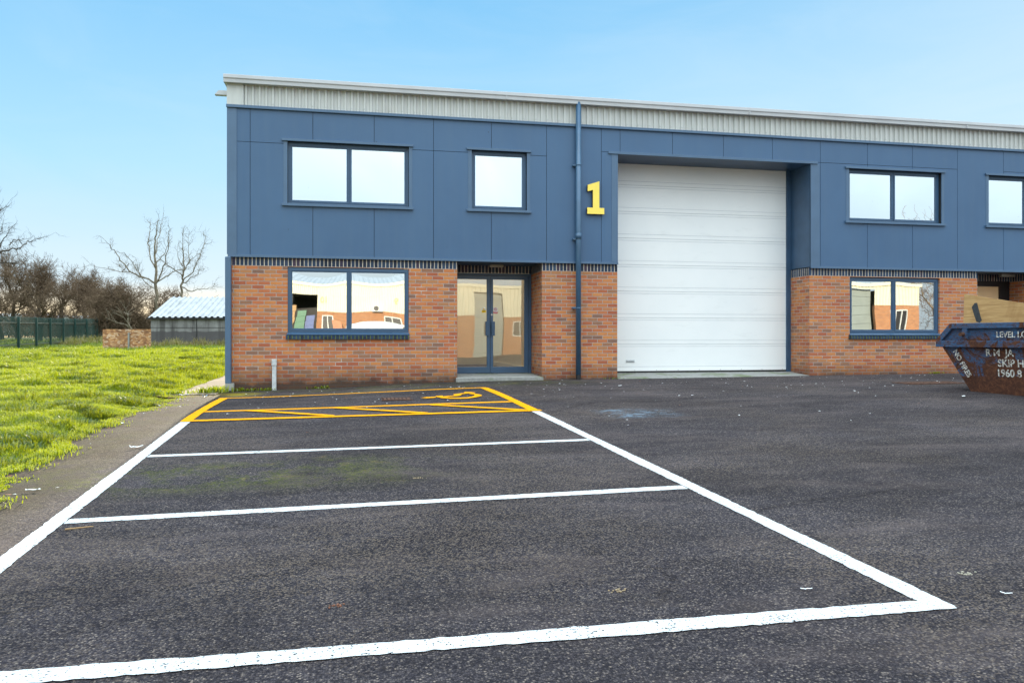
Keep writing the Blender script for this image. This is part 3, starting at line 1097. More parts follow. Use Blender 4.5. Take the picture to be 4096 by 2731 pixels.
mb.box(-2.2, XR0 - .2, 6.52, 14.8, 2.92, 3.0)      # first floor slab
mb.box(-2.2, .98, .3, 6.5, 2.92, 3.0)
mb.box(10.2, XR0 - .2, 1.3, 6.5, 2.92, 3.0)
mb.box(5.2, 5.3, .1, 14.8, -.3, 6.2)
mb.box(10.1, 10.2, .85, 14.8, -.3, 6.2)
mb.build('shell', MAT['dark_room'], B)

# ---- downpipe
mb = MB()
mb.tube((4.545, -.125, .52), (4.545, -.125, 6.2), .055, n=20)
for z in (1.90, 4.88):
    mb.tube((4.545, -.125, z), (4.545, -.125, z + .02), .062, n=20)
mb.tube((4.545, -.125, 3.35), (4.545, -.125, 3.47), .064, n=20)
dp = mb.build('downpipe', MAT['pipe'], B, smooth=False)
for p in dp.data.polygons:
    p.use_smooth = len(p.vertices) == 4
mb = MB()
mb.tube((4.545, -.125, .38), (4.545, -.125, .52), .052, n=16)
mb.build('drain_collar', MAT['black'], dp)
for z in (1.895, 3.33, 4.87):
    mb = MB()
    mb.box(4.43, 4.50, -.13, 0, z, z + .035)
    mb.build('pipe_clip', MAT['pipe'], dp)
# ---- galvanised conduit cover
mb = MB()
mb.box(-1.600, -1.520, -.055, -.001, .25, .76)
cc_ = mb.build('conduit_cover', MAT['galv'], B, bevel=.006)
mb = MB()
mb.box(-1.608, -1.512, -.068, -.001, .755, .875)
mb.build('cover_cap', MAT['galv'], cc_, bevel=.008)


# ---- windows
def pane_mesh(mb, x0, x1, z0, z1, y, bulge, n_=14):
    i0 = len(mb.v)
    for j in range(n_ + 1):
        for i in range(n_ + 1):
            s_, t_ = i / n_ * 2 - 1, j / n_ * 2 - 1
            mb.v.append((x0 + (x1 - x0) * (s_ + 1) / 2, y + bulge * (1 - s_ * s_) * (1 - t_ * t_), z0 + (z1 - z0) * (t_ + 1) / 2))
    for j in range(n_):
        for i in range(n_):
            a_ = i0 + j * (n_ + 1) + i
            mb.f.append((a_, a_ + 1, a_ + n_ + 2, a_ + n_ + 1))
            mb.m.append(0)


def ring(mb, x0, x1, z0, z1, wd, y0, y1):
    mb.box(x0, x1, y0, y1, z0, z0 + wd)
    mb.box(x0, x1, y0, y1, z1 - wd, z1)
    mb.box(x0, x0 + wd, y0, y1, z0 + wd, z1 - wd)
    mb.box(x1 - wd, x1, y0, y1, z0 + wd, z1 - wd)


def window(x0, x1, z0, z1, y, lights, glass, label, bulge=-.0006, sill=None):
    mb = MB()
    ring(mb, x0 + .002, x1 - .002, z0 + .002, z1 - .002, .040, y, y + .07)
    wn = mb.build('window', MAT['frame'], B, bevel=.003)
    wn['label'] = label
    n_ = lights
    a_, b_ = x0 + .042, x1 - .042
    wl = (b_ - a_ - .016 * (n_ - 1)) / n_
    for k in range(n_):
        p0 = a_ + k * (wl + .016)
        mb = MB()
        ring(mb, p0, p0 + wl, z0 + .042, z1 - .042, .022, y - .006, y + .06)
        ring(mb, p0 + .023, p0 + wl - .023, z0 + .065, z1 - .065, .020, y + .004, y + .05)
        mb.build('casement', MAT['frame'], wn, bevel=.003)
        mb = MB()
        pane_mesh(mb, p0 + .040, p0 + wl - .040, z0 + .082, z1 - .082, y + .028, bulge)
        o = mb.build('pane', glass, wn)
        o.data.polygons.foreach_set('use_smooth', [True] * len(o.data.polygons))
    if n_ > 1:
        mb = MB()
        mb.box(a_ + wl, a_ + wl + .016, y + .012, y + .06, z0 + .042, z1 - .042)
        mb.build('mullion', MAT['frame'], wn)
    return wn


window(*W1, YC + .075, 2, MAT['pane'], 'left upstairs double window with pale sky reflected')
window(*W2, YC + .075, 1, MAT['pane'], 'single upstairs window above the entrance doors')
window(*W3, YC + .085, 2, MAT['pane'], 'upstairs double window right of the roller door')
window(*W4, YC + .085, 1, MAT['pane'], 'single upstairs window cut by the right edge of the picture')
for h in (17.2, 20.8, 27):
    window(h, h + 2.35, 3.92, 5.118, YC + .08, 2, MAT['pane'], 'upstairs double window farther along the terrace')
wa = window(WL1[0], WL1[1], 1.392, 2.668, .02, 2, MAT['pane_low'], 'ground floor double window reflecting the cream unit opposite', bulge=-.0015)
wb = window(WL2[0], WL2[1], 1.392, 2.664, .045, 2, MAT['pane_low'], 'ground floor double window behind the skip', bulge=-.0007)
for wn, (x0, x1) in ((wa, WL1[:2]), (wb, WL2[:2])):
    mb = MB()
    mb.prism([(-.035, 1.347), (-.035, 1.362), (.02, 1.391), (.085, 1.391), (.085, 1.347)], lambda u, v_: (x0 - .015, u, v_), lambda u, v_: (x1 + .015, u, v_))
    mb.build('metal_sill', MAT['frame'], wn)
    mb = MB()
    mb.prism([(-.045, 1.262), (-.045, 1.322), (.0, 1.3465), (.06, 1.3465), (.06, 1.262)], lambda u, v_: (x0 - .03, u, v_), lambda u, v_: (x1 + .005, u, v_))
    mb.build('brick_sill', MAT['sill_brick'], wn)

# ---- entrance
mb = MB()
DY = ED - .02
x0, x1, zb, ztp = ENT[0] + .002, ENT[1] - .002, .512, 2.70
mb.box(x0, x1, DY, DY + .08, ztp - .058, ztp)
mb.box(x0, x0 + .055, DY, DY + .08, zb, ztp - .058)
mb.box(x1 - .062, x1, DY, DY + .08, zb, ztp - .058)
ent = mb.build('entrance_door', MAT['jamb'], B, bevel=.004)
ent['label'] = 'double glazed navy entrance doors with pull handles'
xc = 2.872
for k, (a_, b_) in enumerate(((x0 + .058, xc - .003), (xc + .003, x1 - .065))):
    mb = MB()
    y0, y1 = DY + .012, DY + .062
    zt_, z0_ = ztp - .062, zb + .008
    mb.box(a_, b_, y0, y1, zt_ - .072, zt_)
    mb.box(a_, b_, y0, y1, z0_, z0_ + .135)
    mb.box(a_, a_ + .062 + .01 * (k == 0), y0, y1, z0_ + .135, zt_ - .072)
    mb.box(b_ - .072 - .02 * k, b_, y0, y1, z0_ + .135, zt_ - .072)
    mb.build('door_leaf', MAT['frame'], ent, bevel=.004)
    mb = MB()
    pane_mesh(mb, a_ + .055, b_ - .06, z0_ + .13, zt_ - .066, DY + .038, -.0008 if k else .0008)
    o = mb.build('pane', MAT['door_pane'], ent)
    o.data.polygons.foreach_set('use_smooth', [True] * len(o.data.polygons))
for (a_, b_) in ((2.757, 2.851), (2.893, 2.967)):
    mb = MB()
    mb.box(a_, b_, DY - .045, DY - .030, 1.335, 1.645)
    mb.box(a_ + .03, b_ - .03, DY - .030, DY + .011, 1.36, 1.39)
    mb.box(a_ + .03, b_ - .03, DY - .030, DY + .011, 1.59, 1.62)
    mb.build('pull_handle', MAT['jamb'], ent, bevel=.004)
mb = MB()
mb.tube((2.905, DY + .004, 1.795), (2.905, DY + .012, 1.795), .021, n=20)
mb.build('lock_cylinder', MAT['steel'], ent)


def sticker(x0, x1, z0, z1, y, top, bot, split):
    mb = MB()
    mb.box(x0, x1, y - .003, y, z0 + (z1 - z0) * split, z1, 0)
    mb.box(x0, x1, y - .003, y, z0, z0 + (z1 - z0) * split - .0005, 1)
    return mb


mb = sticker(2.688, 2.778, 1.838, 1.945, DY + .034, 0, 1, .55)
mb.prism([(-.030, 1.905), (.030, 1.905), (0, 1.94)], lambda u, v_: (2.733 + u, DY + .029, v_), lambda u, v_: (2.733 + u, DY + .0305, v_), 1)
for q in range(3):
    mb.box(2.700, 2.766 - .01 * q, DY + .029, DY + .0305, 1.885 - q * .013, 1.889 - q * .013, 2)
mb.build('warning_sticker', [MAT['paper'], MAT['yellow_ink'], MAT['black']], ent)
mb = sticker(2.946, 3.036, 1.822, 1.952, DY + .030, 0, 1, .32)
cxs, czs = 2.991, 1.912
for k in range(24):
    t0, t1 = 2 * PI * k / 24, 2 * PI * (k + 1) / 24
    mb.face([(cxs + r_ * math.cos(tt), DY + .0255, czs + r_ * math.sin(tt)) for r_, tt in ((.033, t0), (.033, t1), (.025, t1), (.025, t0))], 1)
mb.face([(cxs - .022, DY + .0252, czs + .026), (cxs - .026, DY + .0252, czs + .020), (cxs + .022, DY + .0252, czs - .026), (cxs + .026, DY + .0252, czs - .020)], 1)
mb.box(cxs - .018, cxs + .016, DY + .0258, DY + .0262, czs - .004, czs + .004, 2)
for q in range(2):
    mb.box(2.955, 3.027, DY + .0255, DY + .0268, 1.852 - q * .014, 1.858 - q * .014, 0)
mb.build('no_smoking_sticker', [MAT['paper'], MAT['red_ink'], MAT['black']], ent)
# light above the doors
mb = MB()
mb.box(2.80, 3.10, .62, .70, ZC - .062, ZC - .002)
mb.build('bulkhead_light', m_plain('cream_light_diffuser', (.42, .40, .34), .4), B, bevel=.015)
# entrance floor step
mb = MB()
mb.box(ENT[0] - .03, ENT[1] + .02, -.06, .0, .1, .478)
mb.prism([(0, .1), (0, .482), (.98, .5115), (1.5, .5115), (1.5, .1)], lambda u, v_: (ENT[0] + .001, u + .0005, v_), lambda u, v_: (ENT[1] - .001, u + .0005, v_))
mb.build('entrance_step', MAT['step'], B, bevel=.01)
# ---- lobby behind the entrance doors
mb = MB()
LT = 6.9      # added unseen shaft, open to the sky to brighten the lobby
mb.face([(3.78, ED + .07, .5), (3.78, 6.5, .5), (3.78, 6.5, LT), (3.78, ED + .07, 6.35)])
mb.face([(1.0, 6.5, .5), (3.78, 6.5, .5), (3.78, 6.5, LT), (1.0, 6.5, LT)])
mb.face([(1.0, 4.0, .5), (2.35, 4.0, .5), (2.35, 4.0, 2.9), (1.0, 4.0, 2.9)])
mb.face([(1.0, 4.0, 2.9), (2.35, 4.0, 2.9), (2.35, 6.5, 2.9), (1.0, 6.5, 2.9)])
mb.face([(1.0, ED + .07, .5), (1.0, 6.5, .5), (1.0, 6.5, LT), (1.0, ED + .07, 6.35)])
mb.face([(1.0, 1.12, 3.0), (3.78, 1.12, 3.0), (3.78, 1.12, 6.4), (1.0, 1.12, 6.4)])  # front side of the added light shaft
mb.build('lobby_wall', MAT['beige'], B)
mb = MB()
mb.box(3.755, 3.779, ED + .08, 6.49, .516, .63)
mb.box(1.01, 2.35, 3.97, 3.999, .516, .62)
mb.box(2.35, 2.45, 3.9, 4.0, .516, 2.6)
mb.build('skirting', MAT['beige2'], B)
mb = MB()
mb.face([(1.0, ED + .1, .515), (3.78, ED + .1, .515), (3.78, 6.5, .515), (1.0, 6.5, .515)])
mb.build('lobby_floor', MAT['carpet'], B)

# ---- roller door
mb = MB()
DYR = RD + .02
rx0, rx1, rz0, rz1 = 5.46, 9.865, .545, 5.23
gr = []
for k in range(8):
    zc_ = 4.712 - k * .5943
    for dz_ in (.088, 0., -.052):
        z_ = zc_ + dz_
        if rz0 + .05 < z_ < rz1:
            gr.append(z_)
gr.sort()
z = rz0 + .05
for q in gr + [rz1]:
    mb.face([(rx0, DYR, z), (rx1, DYR, z), (rx1, DYR, q - .004), (rx0, DYR, q - .004)], 0)
    if q < rz1:
        major = any(abs(q - (4.712 - k * .5943)) < .001 for k in range(8))
        gd = .009 if major else .004
        mb.face([(rx0, DYR, q - .004), (rx1, DYR, q - .004), (rx1, DYR + gd, q - .002), (rx0, DYR + gd, q - .002)], 1)
        mb.face([(rx0, DYR + gd, q - .002), (rx1, DYR + gd, q - .002), (rx1, DYR, q + .004), (rx0, DYR, q + .004)], 1)
    z = q + .004
mb.box(rx0, rx1, DYR - .006, DYR + .03, rz0 + .0, rz0 + .05, 0)
rd = mb.build('roller_door', [MAT['white'], MAT['groove']], B)
rd['label'] = 'large white sectional roller door between brick piers'
mb = MB()
mb.box(rx0, rx1, DYR - .003, DYR + .03, rz0 - .045, rz0)
mb.build('rubber_seal', MAT['black'], rd)
mb = MB()
mb.box(5.92, 6.13, DYR - .010, DYR - .0005, .735, .795)
mb.build('lift_handle', MAT['galv'], rd, bevel=.004)
mb = MB()
mb.box(5.935, 6.11, DYR - .014, DYR - .0102, .752, .762)
mb.build('handle_slot', MAT['black'], rd)
for q in range(9):
    xx = 5.6 + q * .52
    mb = MB()
    mb.box(xx, xx + .018, DYR - .012, DYR - .006, rz0 + .012, rz0 + .026)
    mb.build('seal_screw', MAT['steel'], rd)
mb = MB()
mb.box(9.866, 9.963, RD - .03, RD + .14, .40, 5.184)
mb.build('door_jamb', MAT['jamb'], B)
mb = MB()
mb.box(5.30, 5.459, RD + .0, RD + .14, .40, 5.184)
mb.build('door_jamb', MAT['jamb'], B)
mb = MB()
mb.prism([(-.10, .1), (-.10, .425), (.0, .445), (RD + .05, .505), (RD + .5, .505), (RD + .5, .1)], lambda u, v_: (ROL[0] + .001, u, v_), lambda u, v_: (ROL[1] - .001, u, v_))
mb.build('door_threshold', MAT['step'], B)

# ---- second unit's entrance, mostly behind the skip
mb = MB()
Y2 = .88
mb.box(14.345, 16.1, Y2, Y2 + .08, 2.57, 2.70)
mb.box(15.80, 16.098, Y2, Y2 + .08, .5, 2.57)
e2 = mb.build('entrance_door', MAT['black'], B)
e2['label'] = 'dark doorway of the next unit behind the skip'
mb = MB()
mb.box(14.345, 15.80, Y2 + .03, Y2 + .05, .5, 2.57)
mb.build('door_leaf', m_plain('tan_door_board', (.86, .60, .34), .7, .05, 2), e2)
mb = MB()
mb.box(14.55, 14.80, Y2 - .04, Y2 - .001, 2.60, 2.66)
mb.build('door_closer', MAT['steel'], e2)
mb = MB()
mb.box(15.5, 15.9, .5, .6, ZC - .075, ZC - .002)
mb.build('bulkhead_light', MAT['steel'], B)
mb = MB()
mb.box(14.345, 16.0, 0, 1.5, .1, .5)
mb.build('entrance_step', MAT['step'], B)

# ---- the figure 1
one = [(5.005, 4.574), (4.749, 4.488), (4.749, 4.354), (4.862, 4.386), (4.862, 4.016), (4.739, 4.016), (4.739, 3.884), (5.112, 3.884), (5.112, 4.015), (5.005, 4.015)]
mb = MB()
y0, y1 = -.118, -.062
mb.prism(one, lambda u, v_: (u, y1, v_), lambda u, v_: (u, y0, v_), 1, caps=False)
mb.face([(u, y0, v_) for u, v_ in reversed(one)], 0)
mb.face([(u, y1, v_) for u, v_ in one], 1)
o = mb.build('unit_number', [MAT['yellow'], MAT['dark_edge']])
tag(o, 'raised yellow figure 1 on the blue cladding between downpipe and roller door', 'number sign')

# ------------------------------------------------------------------ skip
def m_rusty():
    t = NT('rusty_blue_paint')
    c = t.coord()
    n1 = t.noise(c, 2.6, 7, .7, 1.0)
    n2 = t.noise(c, 9, 6, .75, 2.2)
    n3 = t.noise(t.coord(rot=(.4, .9, .3), scale=(1, 1, 3)), 6.5, 5, .7, 3.0)
    paint = t.ramp(t.noise(c, 3, 4), [(.3, (.024, .078, .18)), (.7, (.050, .135, .27))])
    rust = t.ramp(n2, [(.3, (.025, .012, .009)), (.5, (.075, .026, .013)), (.7, (.17, .065, .028))])
    sx = t.n('SeparateXYZ')
    t.l(c, sx.inputs[0])
    low = t.ramp(sx.outputs[2], [(.10, .45), (.26, .06), (.8, .03), (1.2, .0)])
    k = t.math('ADD', t.math('MAXIMUM', t.math('MULTIPLY', n1, .97), t.math('MULTIPLY', n3, .88)), low)
    fac = t.ramp(k, [(.50, 0.), (.545, 1.)])
    scr = t.ramp(t.math('ABSOLUTE', t.math('SUBTRACT', n3, .5)), [(.012, 1.), (.022, 0.)])
    fac = t.math('MAXIMUM', fac, t.math('MULTIPLY', scr, t.ramp(n1, [(.38, 0.), (.46, 1.)])))
    col = t.mix(fac, paint, rust)
    pale = t.ramp(t.noise(c, 18, 5, .8, 1.5), [(.66, 0.), (.70, .6)])
    col = t.mix(t.math('MULTIPLY', pale, t.math('SUBTRACT', 1.0, fac)), col, (.16, .26, .38))
    return t.set(color=col, rough=t.ramp(fac, [(0., .42), (1., .9)]), normal=t.bump(t.math('MULTIPLY', n2, fac), .6, .01), spec=.4), fac


MAT['skip'], _ = m_rusty()


def m_worn_letter():
    t = NT('worn_white_lettering')
    c = t.coord()
    n2 = t.noise(c, 16, 6, .75, 1.5)
    return t.set(color=t.ramp(n2, [(.35, (.70, .73, .74)), (.50, (.62, .60, .54)), (.57, (.20, .09, .04))]), rough=.6, alpha=t.ramp(n2, [(.52, 1.), (.57, 0.)]))


MAT['letter'] = m_worn_letter()
SK = Vector((10.0, -4.53, g1(10.0, -4.53)))
SD = Vector((.153, -.988, 0)).normalized()         # towards the camera side end
SW = Vector((-SD.y, SD.x, 0))                      # across, away from the camera: (.988,.153)
skip = empty('skip', SK, 'rusty blue builders skip with white lettering standing on the asphalt', 'skip')


def sp(s_, w_, z_):
    return SK + SD * s_ + SW * w_ + Vector((0, 0, z_))


LB = 1.95     # bottom length
WD = 1.65
TH = 1.126
mb = MB()
outer = [(0, 0), (LB, 0), (LB + .53, .80), (LB + .30, TH), (-.283, TH), (-.53, .80)]
inset = .07


def side(w_, m=0):
    mb.face([sp(s_, w_ + (inset if z_ < .7 else 0), z_) for s_, z_ in outer], m)


def quadp(a_, b_, c_, d_):
    mb.face([a_, b_, c_, d_])


for i in range(6):
    (s0, z0), (s1, z1) = outer[i], outer[(i + 1) % 6]
    if i == 3:
        continue            # open top
    i0 = inset if z0 < .7 else 0
    i1 = inset if z1 < .7 else 0
    quadp(sp(s0, i0, z0), sp(s1, i1, z1), sp(s1, WD - i1, z1), sp(s0, WD - i0, z0))
side(0)
mb.face([sp(s_, WD - (inset if z_ < .7 else 0), z_) for s_, z_ in reversed(outer)])
body = mb.build('body', MAT['skip'], skip)
so = body.modifiers.new('thick', 'SOLIDIFY')
so.thickness = .012
so.offset = -1


def bar(a_, b_, hw, hz, parent_mb):
    a_, b_ = Vector(a_), Vector(b_)
    d = (b_ - a_)
    c = (a_ + b_) / 2
    d2 = d / 2
    up = Vector((0, 0, 1)) if abs(d.normalized().z) < .9 else SD
    sd_ = d.cross(up).normalized()
    up2 = sd_.cross(d).normalized()
    parent_mb.obox(c, d2, sd_ * hw, up2 * hz)


mb = MB()
for w_ in (-.02, WD + .02):
    bar(sp(-.283, w_, TH - .035), sp(LB + .30, w_, TH - .035), .035, .045, mb)
    bar(sp(-.283, w_, TH - .02), sp(-.555, w_, .83), .0345, .045, mb)
    bar(sp(LB + .30, w_, TH - .02), sp(LB + .555, w_, .83), .0345, .045, mb)
bar(sp(-.283, -.05, TH - .036), sp(-.283, WD + .05, TH - .036), .036, .044, mb)
bar(sp(LB + .30, -.05, TH - .036), sp(LB + .30, WD + .05, TH - .036), .036, .044, mb)
mb.build('rim', MAT['skip'], skip, bevel=.008)
mb = MB()
for w_ in (-.022, WD + .022):
    bar(sp(-.585, w_, .79), sp(LB + .585, w_, .79), .04, .055, mb)
mb.build('side_rail', MAT['skip'], skip, bevel=.008)
for s_ in (-.03, LB + .03):
    for w_ in (-.028, WD + .028):
        mb = MB()
        bar(sp(s_, w_, .84), sp(s_, w_, TH - .08), .03, .04, mb)
        mb.build('strut', MAT['skip'], skip)
        mb = MB()
        mb.tube(sp(s_ - .02, w_, .95), sp(s_ - .02, w_ + (-.10 if w_ < 0 else .10), .95), .035, n=12)
        mb.build('lifting_lug', MAT['rust'], skip)


def text_mesh(name, s, size, org, right, up, mat, parent, depth=.002, align='LEFT', squash=1.0):
    cu = bpy.data.curves.new(name, 'FONT')
    cu.body = s
    cu.size = size
    cu.extrude = depth
    cu.offset = size * .014
    cu.align_x = align
    to = bpy.data.objects.new(name, cu)
    COL.objects.link(to)
    dg = bpy.context.evaluated_depsgraph_get()
    me = bpy.data.meshes.new_from_object(to.evaluated_get(dg))
    COL.objects.unlink(to)
    bpy.data.objects.remove(to)
    right, up = Vector(right).normalized(), Vector(up).normalized()
    nrm = right.cross(up)
    off = wloc(parent) if parent else Vector()
    M = Matrix(((right.x * squash, up.x, nrm.x, org[0] - off.x), (right.y * squash, up.y, nrm.y, org[1] - off.y), (right.z * squash, up.z, nrm.z, org[2] - off.z), (0, 0, 0, 1)))
    me.transform(M)
    me.materials.clear()
    me.materials.append(mat)
    o = bpy.data.objects.new(name, me)
    COL.objects.link(o)
    if parent:
        o.parent = parent
    return o


UP = Vector((0, 0, 1))
tilt = (Vector((0, 0, 1)) * .80 - SW * .07).normalized()


def face_w(z_):
    return (inset * (1 - z_ / .80) if z_ < .8 else 0) - .006


text_mesh('lettering', 'LEVEL LOAD ONLY', .135, sp(.495, -.012, .90), SD, UP, MAT['letter'], skip, squash=.92)
text_mesh('lettering', 'R M  JA', .16, sp(.30, face_w(.60), .60), SD, tilt, MAT['letter'], skip, squash=.95)
text_mesh('lettering', 'SKIP HIRE', .165, sp(.50, face_w(.43), .435), SD, tilt, MAT['letter'], skip, squash=.92)
text_mesh('lettering', '1960 8', .165, sp(.47, face_w(.29), .275), SD, tilt, MAT['letter'], skip, squash=.92)
dsl = (SD * .50 + Vector((0, 0, -.76))).normalized()
text_mesh('lettering', 'NO FIRES', .125, sp(-.30, face_w(.68), .66), dsl, (SD * .76 + Vector((0, 0, .50))).normalized(), MAT['letter'], skip)


# plywood sheet lying in the skip
def m_ply():
    t = NT('weathered_plywood')
    c = t.coord('UV', scale=(1, 1, 1))
    g_ = t.noise(t.coord('UV', scale=(.6, 9, 1)), 3.5, 6, .7, .8)
    s_ = t.noise(c, 2.5, 5, .65, .5)
    col = t.ramp(g_, [(.3, (.34, .19, .075)), (.6, (.56, .35, .15)), (.8, (.62, .44, .22))])
    col = t.mix(t.ramp(s_, [(.48, 0.), (.75, .55)]), col, (.28, .13, .04))
    return t.set(color=col, rough=.7, normal=t.bump(g_, .2, .003), spec=.3)


MAT['ply'] = m_ply()
wq = .42
mb = MB()
pl = [(.02 - .02, .62), (2.20, .62), (2.16, 1.24), (.02, 1.655)]
pl = [(s_, z_) for s_, z_ in pl]
mb.prism(pl, lambda s_, z_: sp(s_ - .47, wq + .02 * z_, z_), lambda s_, z_: sp(s_ - .47, wq + .02 * z_ + .018, z_))
ply = mb.build('plywood_sheet', MAT['ply'])
tag(ply, 'weathered plywood sheet sticking up out of the blue skip', 'board')
mb = MB()
mb.prism([(.10, 1.42), (.155, 1.49), (.20, 1.49), (.235, 1.36), (.29, 1.19), (.255, 1.15), (.19, 1.17), (.14, 1.30)], lambda s_, z_: sp(s_ - .40, wq + .02 * z_ - .004, z_), lambda s_, z_: sp(s_ - .40, wq + .02 * z_ - .001, z_))
o = mb.build('tape_patch', m_plain('black_tape', (.035, .04, .045), .6, .4, 20), ply)
# pale scraps on the rim of the skip
# ------------------------------------------------------------------ far left: shed, board, fence
def unv(u, Z):
    """plan position seen in image column u at depth Z"""
    X = (u - 2048) / 3072 * Z
    return X * CY + Z * SY, -CAM_D + Z * CY - X * SY


def m_shedwall():
    t = NT('stained_concrete_panel')
    c = t.coord()
    col = t.ramp(t.noise(c, 1.2, 6, .65), [(.3, (.15, .145, .14)), (.7, (.32, .32, .31))])
    sx = t.n('SeparateXYZ')
    t.l(c, sx.inputs[0])
    col = t.mix(t.ramp(t.noise(t.coord(scale=(1.3, 1.3, .12)), 1.6, 4, .6), [(.5, 0.), (.62, .75)]), col, (.05, .045, .042))
    lowz = t.ramp(t.math('ADD', sx.outputs[2], t.math('MULTIPLY', t.noise(c, 2, 4), .25)), [(.95, .85), (1.15, .0)])
    col = t.mix(lowz, col, (.065, .06, .062))
    return t.set(color=col, rough=.9, normal=t.bump(t.noise(c, 20, 5), .3, .02))


MAT['shedwall'] = m_shedwall()


def m_tin():
    t = NT('weathered_asbestos_roof')
    c = t.coord()
    col = t.ramp(t.noise(c, 1.5, 6, .7), [(.3, (.34, .35, .36)), (.7, (.50, .51, .52))])
    col = t.mix(t.ramp(t.noise(t.coord(scale=(4, .6, .6)), 1.4, 5, .7), [(.52, 0.), (.7, .55)]), col, (.17, .17, .13))
    return t.set(color=col, rough=.55)


MAT['tin'] = m_tin()
s0 = unv(603, 46)
CAMR = Vector((CY, -SY, 0))         # camera's right, in plan
CAMF = Vector((SY, CY, 0))          # camera's forward, in plan
SO = Vector((s0[0], s0[1], .80))
shed = empty('shed', SO, 'grey concrete shed with pale corrugated roof beside the chipboard panel', 'shed')
FD = (CAMF * .985 - CAMR * .17).normalized()
RDv = Vector((FD.y, -FD.x, 0))


def sh(r_, f_, z_):
    return SO + CAMR * r_ + FD * f_ + Vector((0, 0, z_))


mb = MB()
pf = [(0, -.3), (0, 1.70), (4.9, 3.05), (9.8, 1.70), (9.8, -.3)]
mb.prism(pf, lambda f_, z_: sh(0, f_, z_), lambda f_, z_: sh(11, f_, z_))
mb.build('wall', MAT['shedwall'], shed)
mb = MB()
for r_ in (2.75, 5.5, 8.2):
    mb.obox(sh(r_, -.012, .80), CAMR * .02, FD * .012, UP * .9)
mb.obox(sh(5.5, -.008, 1.08), CAMR * 5.5, FD * .008, UP * .012)
mb.build('panel_joint', MAT['black'], shed)
mb = MB()
n_ = 0
rr = -.10
pts = []
while rr < 11.2:
    pts += [(rr, 0), (rr + .10, 0), (rr + .16, .075), (rr + .26, .075), (rr + .32, 0)]
    rr += .36
for i in range(len(pts) - 1):
    (ra, ha), (rb, hb) = pts[i], pts[i + 1]
    for (f0, z0, f1, z1) in ((-.22, 1.68, 4.9, 3.13), (4.9, 3.13, 10.0, 1.66)):
        mb.face([sh(ra, f0, z0 + ha), sh(rb, f0, z0 + hb), sh(rb, f1, z1 + hb), sh(ra, f1, z1 + ha)])
mb.build('corrugated_roof', MAT['tin'], shed)
mb = MB()
mb.obox(sh(2.7, -.12, 1.63), CAMR * 2.9, FD * .05, UP * .05)
mb.build('gutter', MAT['black'], shed)


def m_osb():
    t = NT('weathered_chipboard')
    c = t.coord('UV')
    v_ = t.n('TexVoronoi')
    t.l(t.coord('UV', scale=(7, 13, 1), rot=(0, 0, .6)), v_.inputs['Vector'])
    v_.inputs['Scale'].default_value = 1
    sp_ = t.n('SeparateColor')
    t.l(v_.outputs['Color'], sp_.inputs[0])
    col = t.ramp(sp_.outputs[0], [(0., (.22, .10, .045)), (.4, (.40, .19, .08)), (.7, (.55, .30, .13)), (1., (.62, .44, .30))])
    col = t.mix(t.ramp(t.noise(c, 1.6, 6, .7), [(.45, 0.), (.7, .6)]), col, (.10, .055, .035))
    return t.set(color=col, rough=.85)


MAT['osb'] = m_osb()
bx, by = unv(411, 39)
BO = Vector((bx, by, g1(bx, by) + .02))
mb = MB()
for k in range(2):
    mb.obox(BO + CAMR * (.613 + k * 1.225) + UP * .53, CAMR * .611, CAMF * .012, UP * .54)
o = mb.build('chipboard_panel', MAT['osb'])
tag(o, 'weathered orange chipboard panel standing in the grass beside the shed', 'board')
mb = MB()
mb.obox(BO + CAMR * 1.36 - CAMF * .08 + UP * .44, CAMR * .035, CAMF * .035, UP * .46)
o = mb.build('concrete_post', MAT['concrete'])
tag(o, 'short grey concrete post standing against the chipboard panel', 'post')


# palisade fence
MAT['green_steel'] = m_plain('dark_green_steel', (.020, .065, .055), .38, .2, 5)
MAT['rail'] = m_plain('sunlit_steel_rail', (.16, .17, .14), .4, .2, 5)  # paler than the fence steel: sun glare put into the rail colour
us = [-10, 75.5, 146, 202, 254, 300, 347, 389, 428, 460, 489, 517, 543, 566, 587]
Zs = [42.8 * (1 + .0647 * (i - 1)) for i in range(len(us))]
tops = [1264, 1266.8, 1270, 1272.5, 1274, 1275, 1275.5, 1275.5, 1274, 1273.5, 1273, 1273, 1273, 1273, 1273]
PP = []
for u_, Z_, tv in zip(us, Zs, tops):
    x_, y_ = unv(u_, Z_)
    PP.append(Vector((x_, y_, CAM_Z + (1349 - tv) / 3072 * Z_)))
fence = empty('palisade_fence', (PP[1].x, PP[1].y, PP[1].z - 1.8), 'dark green steel palisade fence along the far side of the lawn', 'fence')
for i, P0 in enumerate(PP):
    mb = MB()
    d = (PP[min(i + 1, len(PP) - 1)] - PP[max(i - 1, 0)])
    d.z = 0
    d.normalize()
    nn = Vector((d.y, -d.x, 0))
    c = P0 - UP * 1.02
    mb.obox(c + nn * .05, d * .06, nn * .006, UP * 1.02)
    mb.obox(c - nn * .05, d * .06, nn * .006, UP * 1.02)
    mb.obox(c, d * .006, nn * .044, UP * 1.02)
    mb.build('post', MAT['green_steel'], fence)
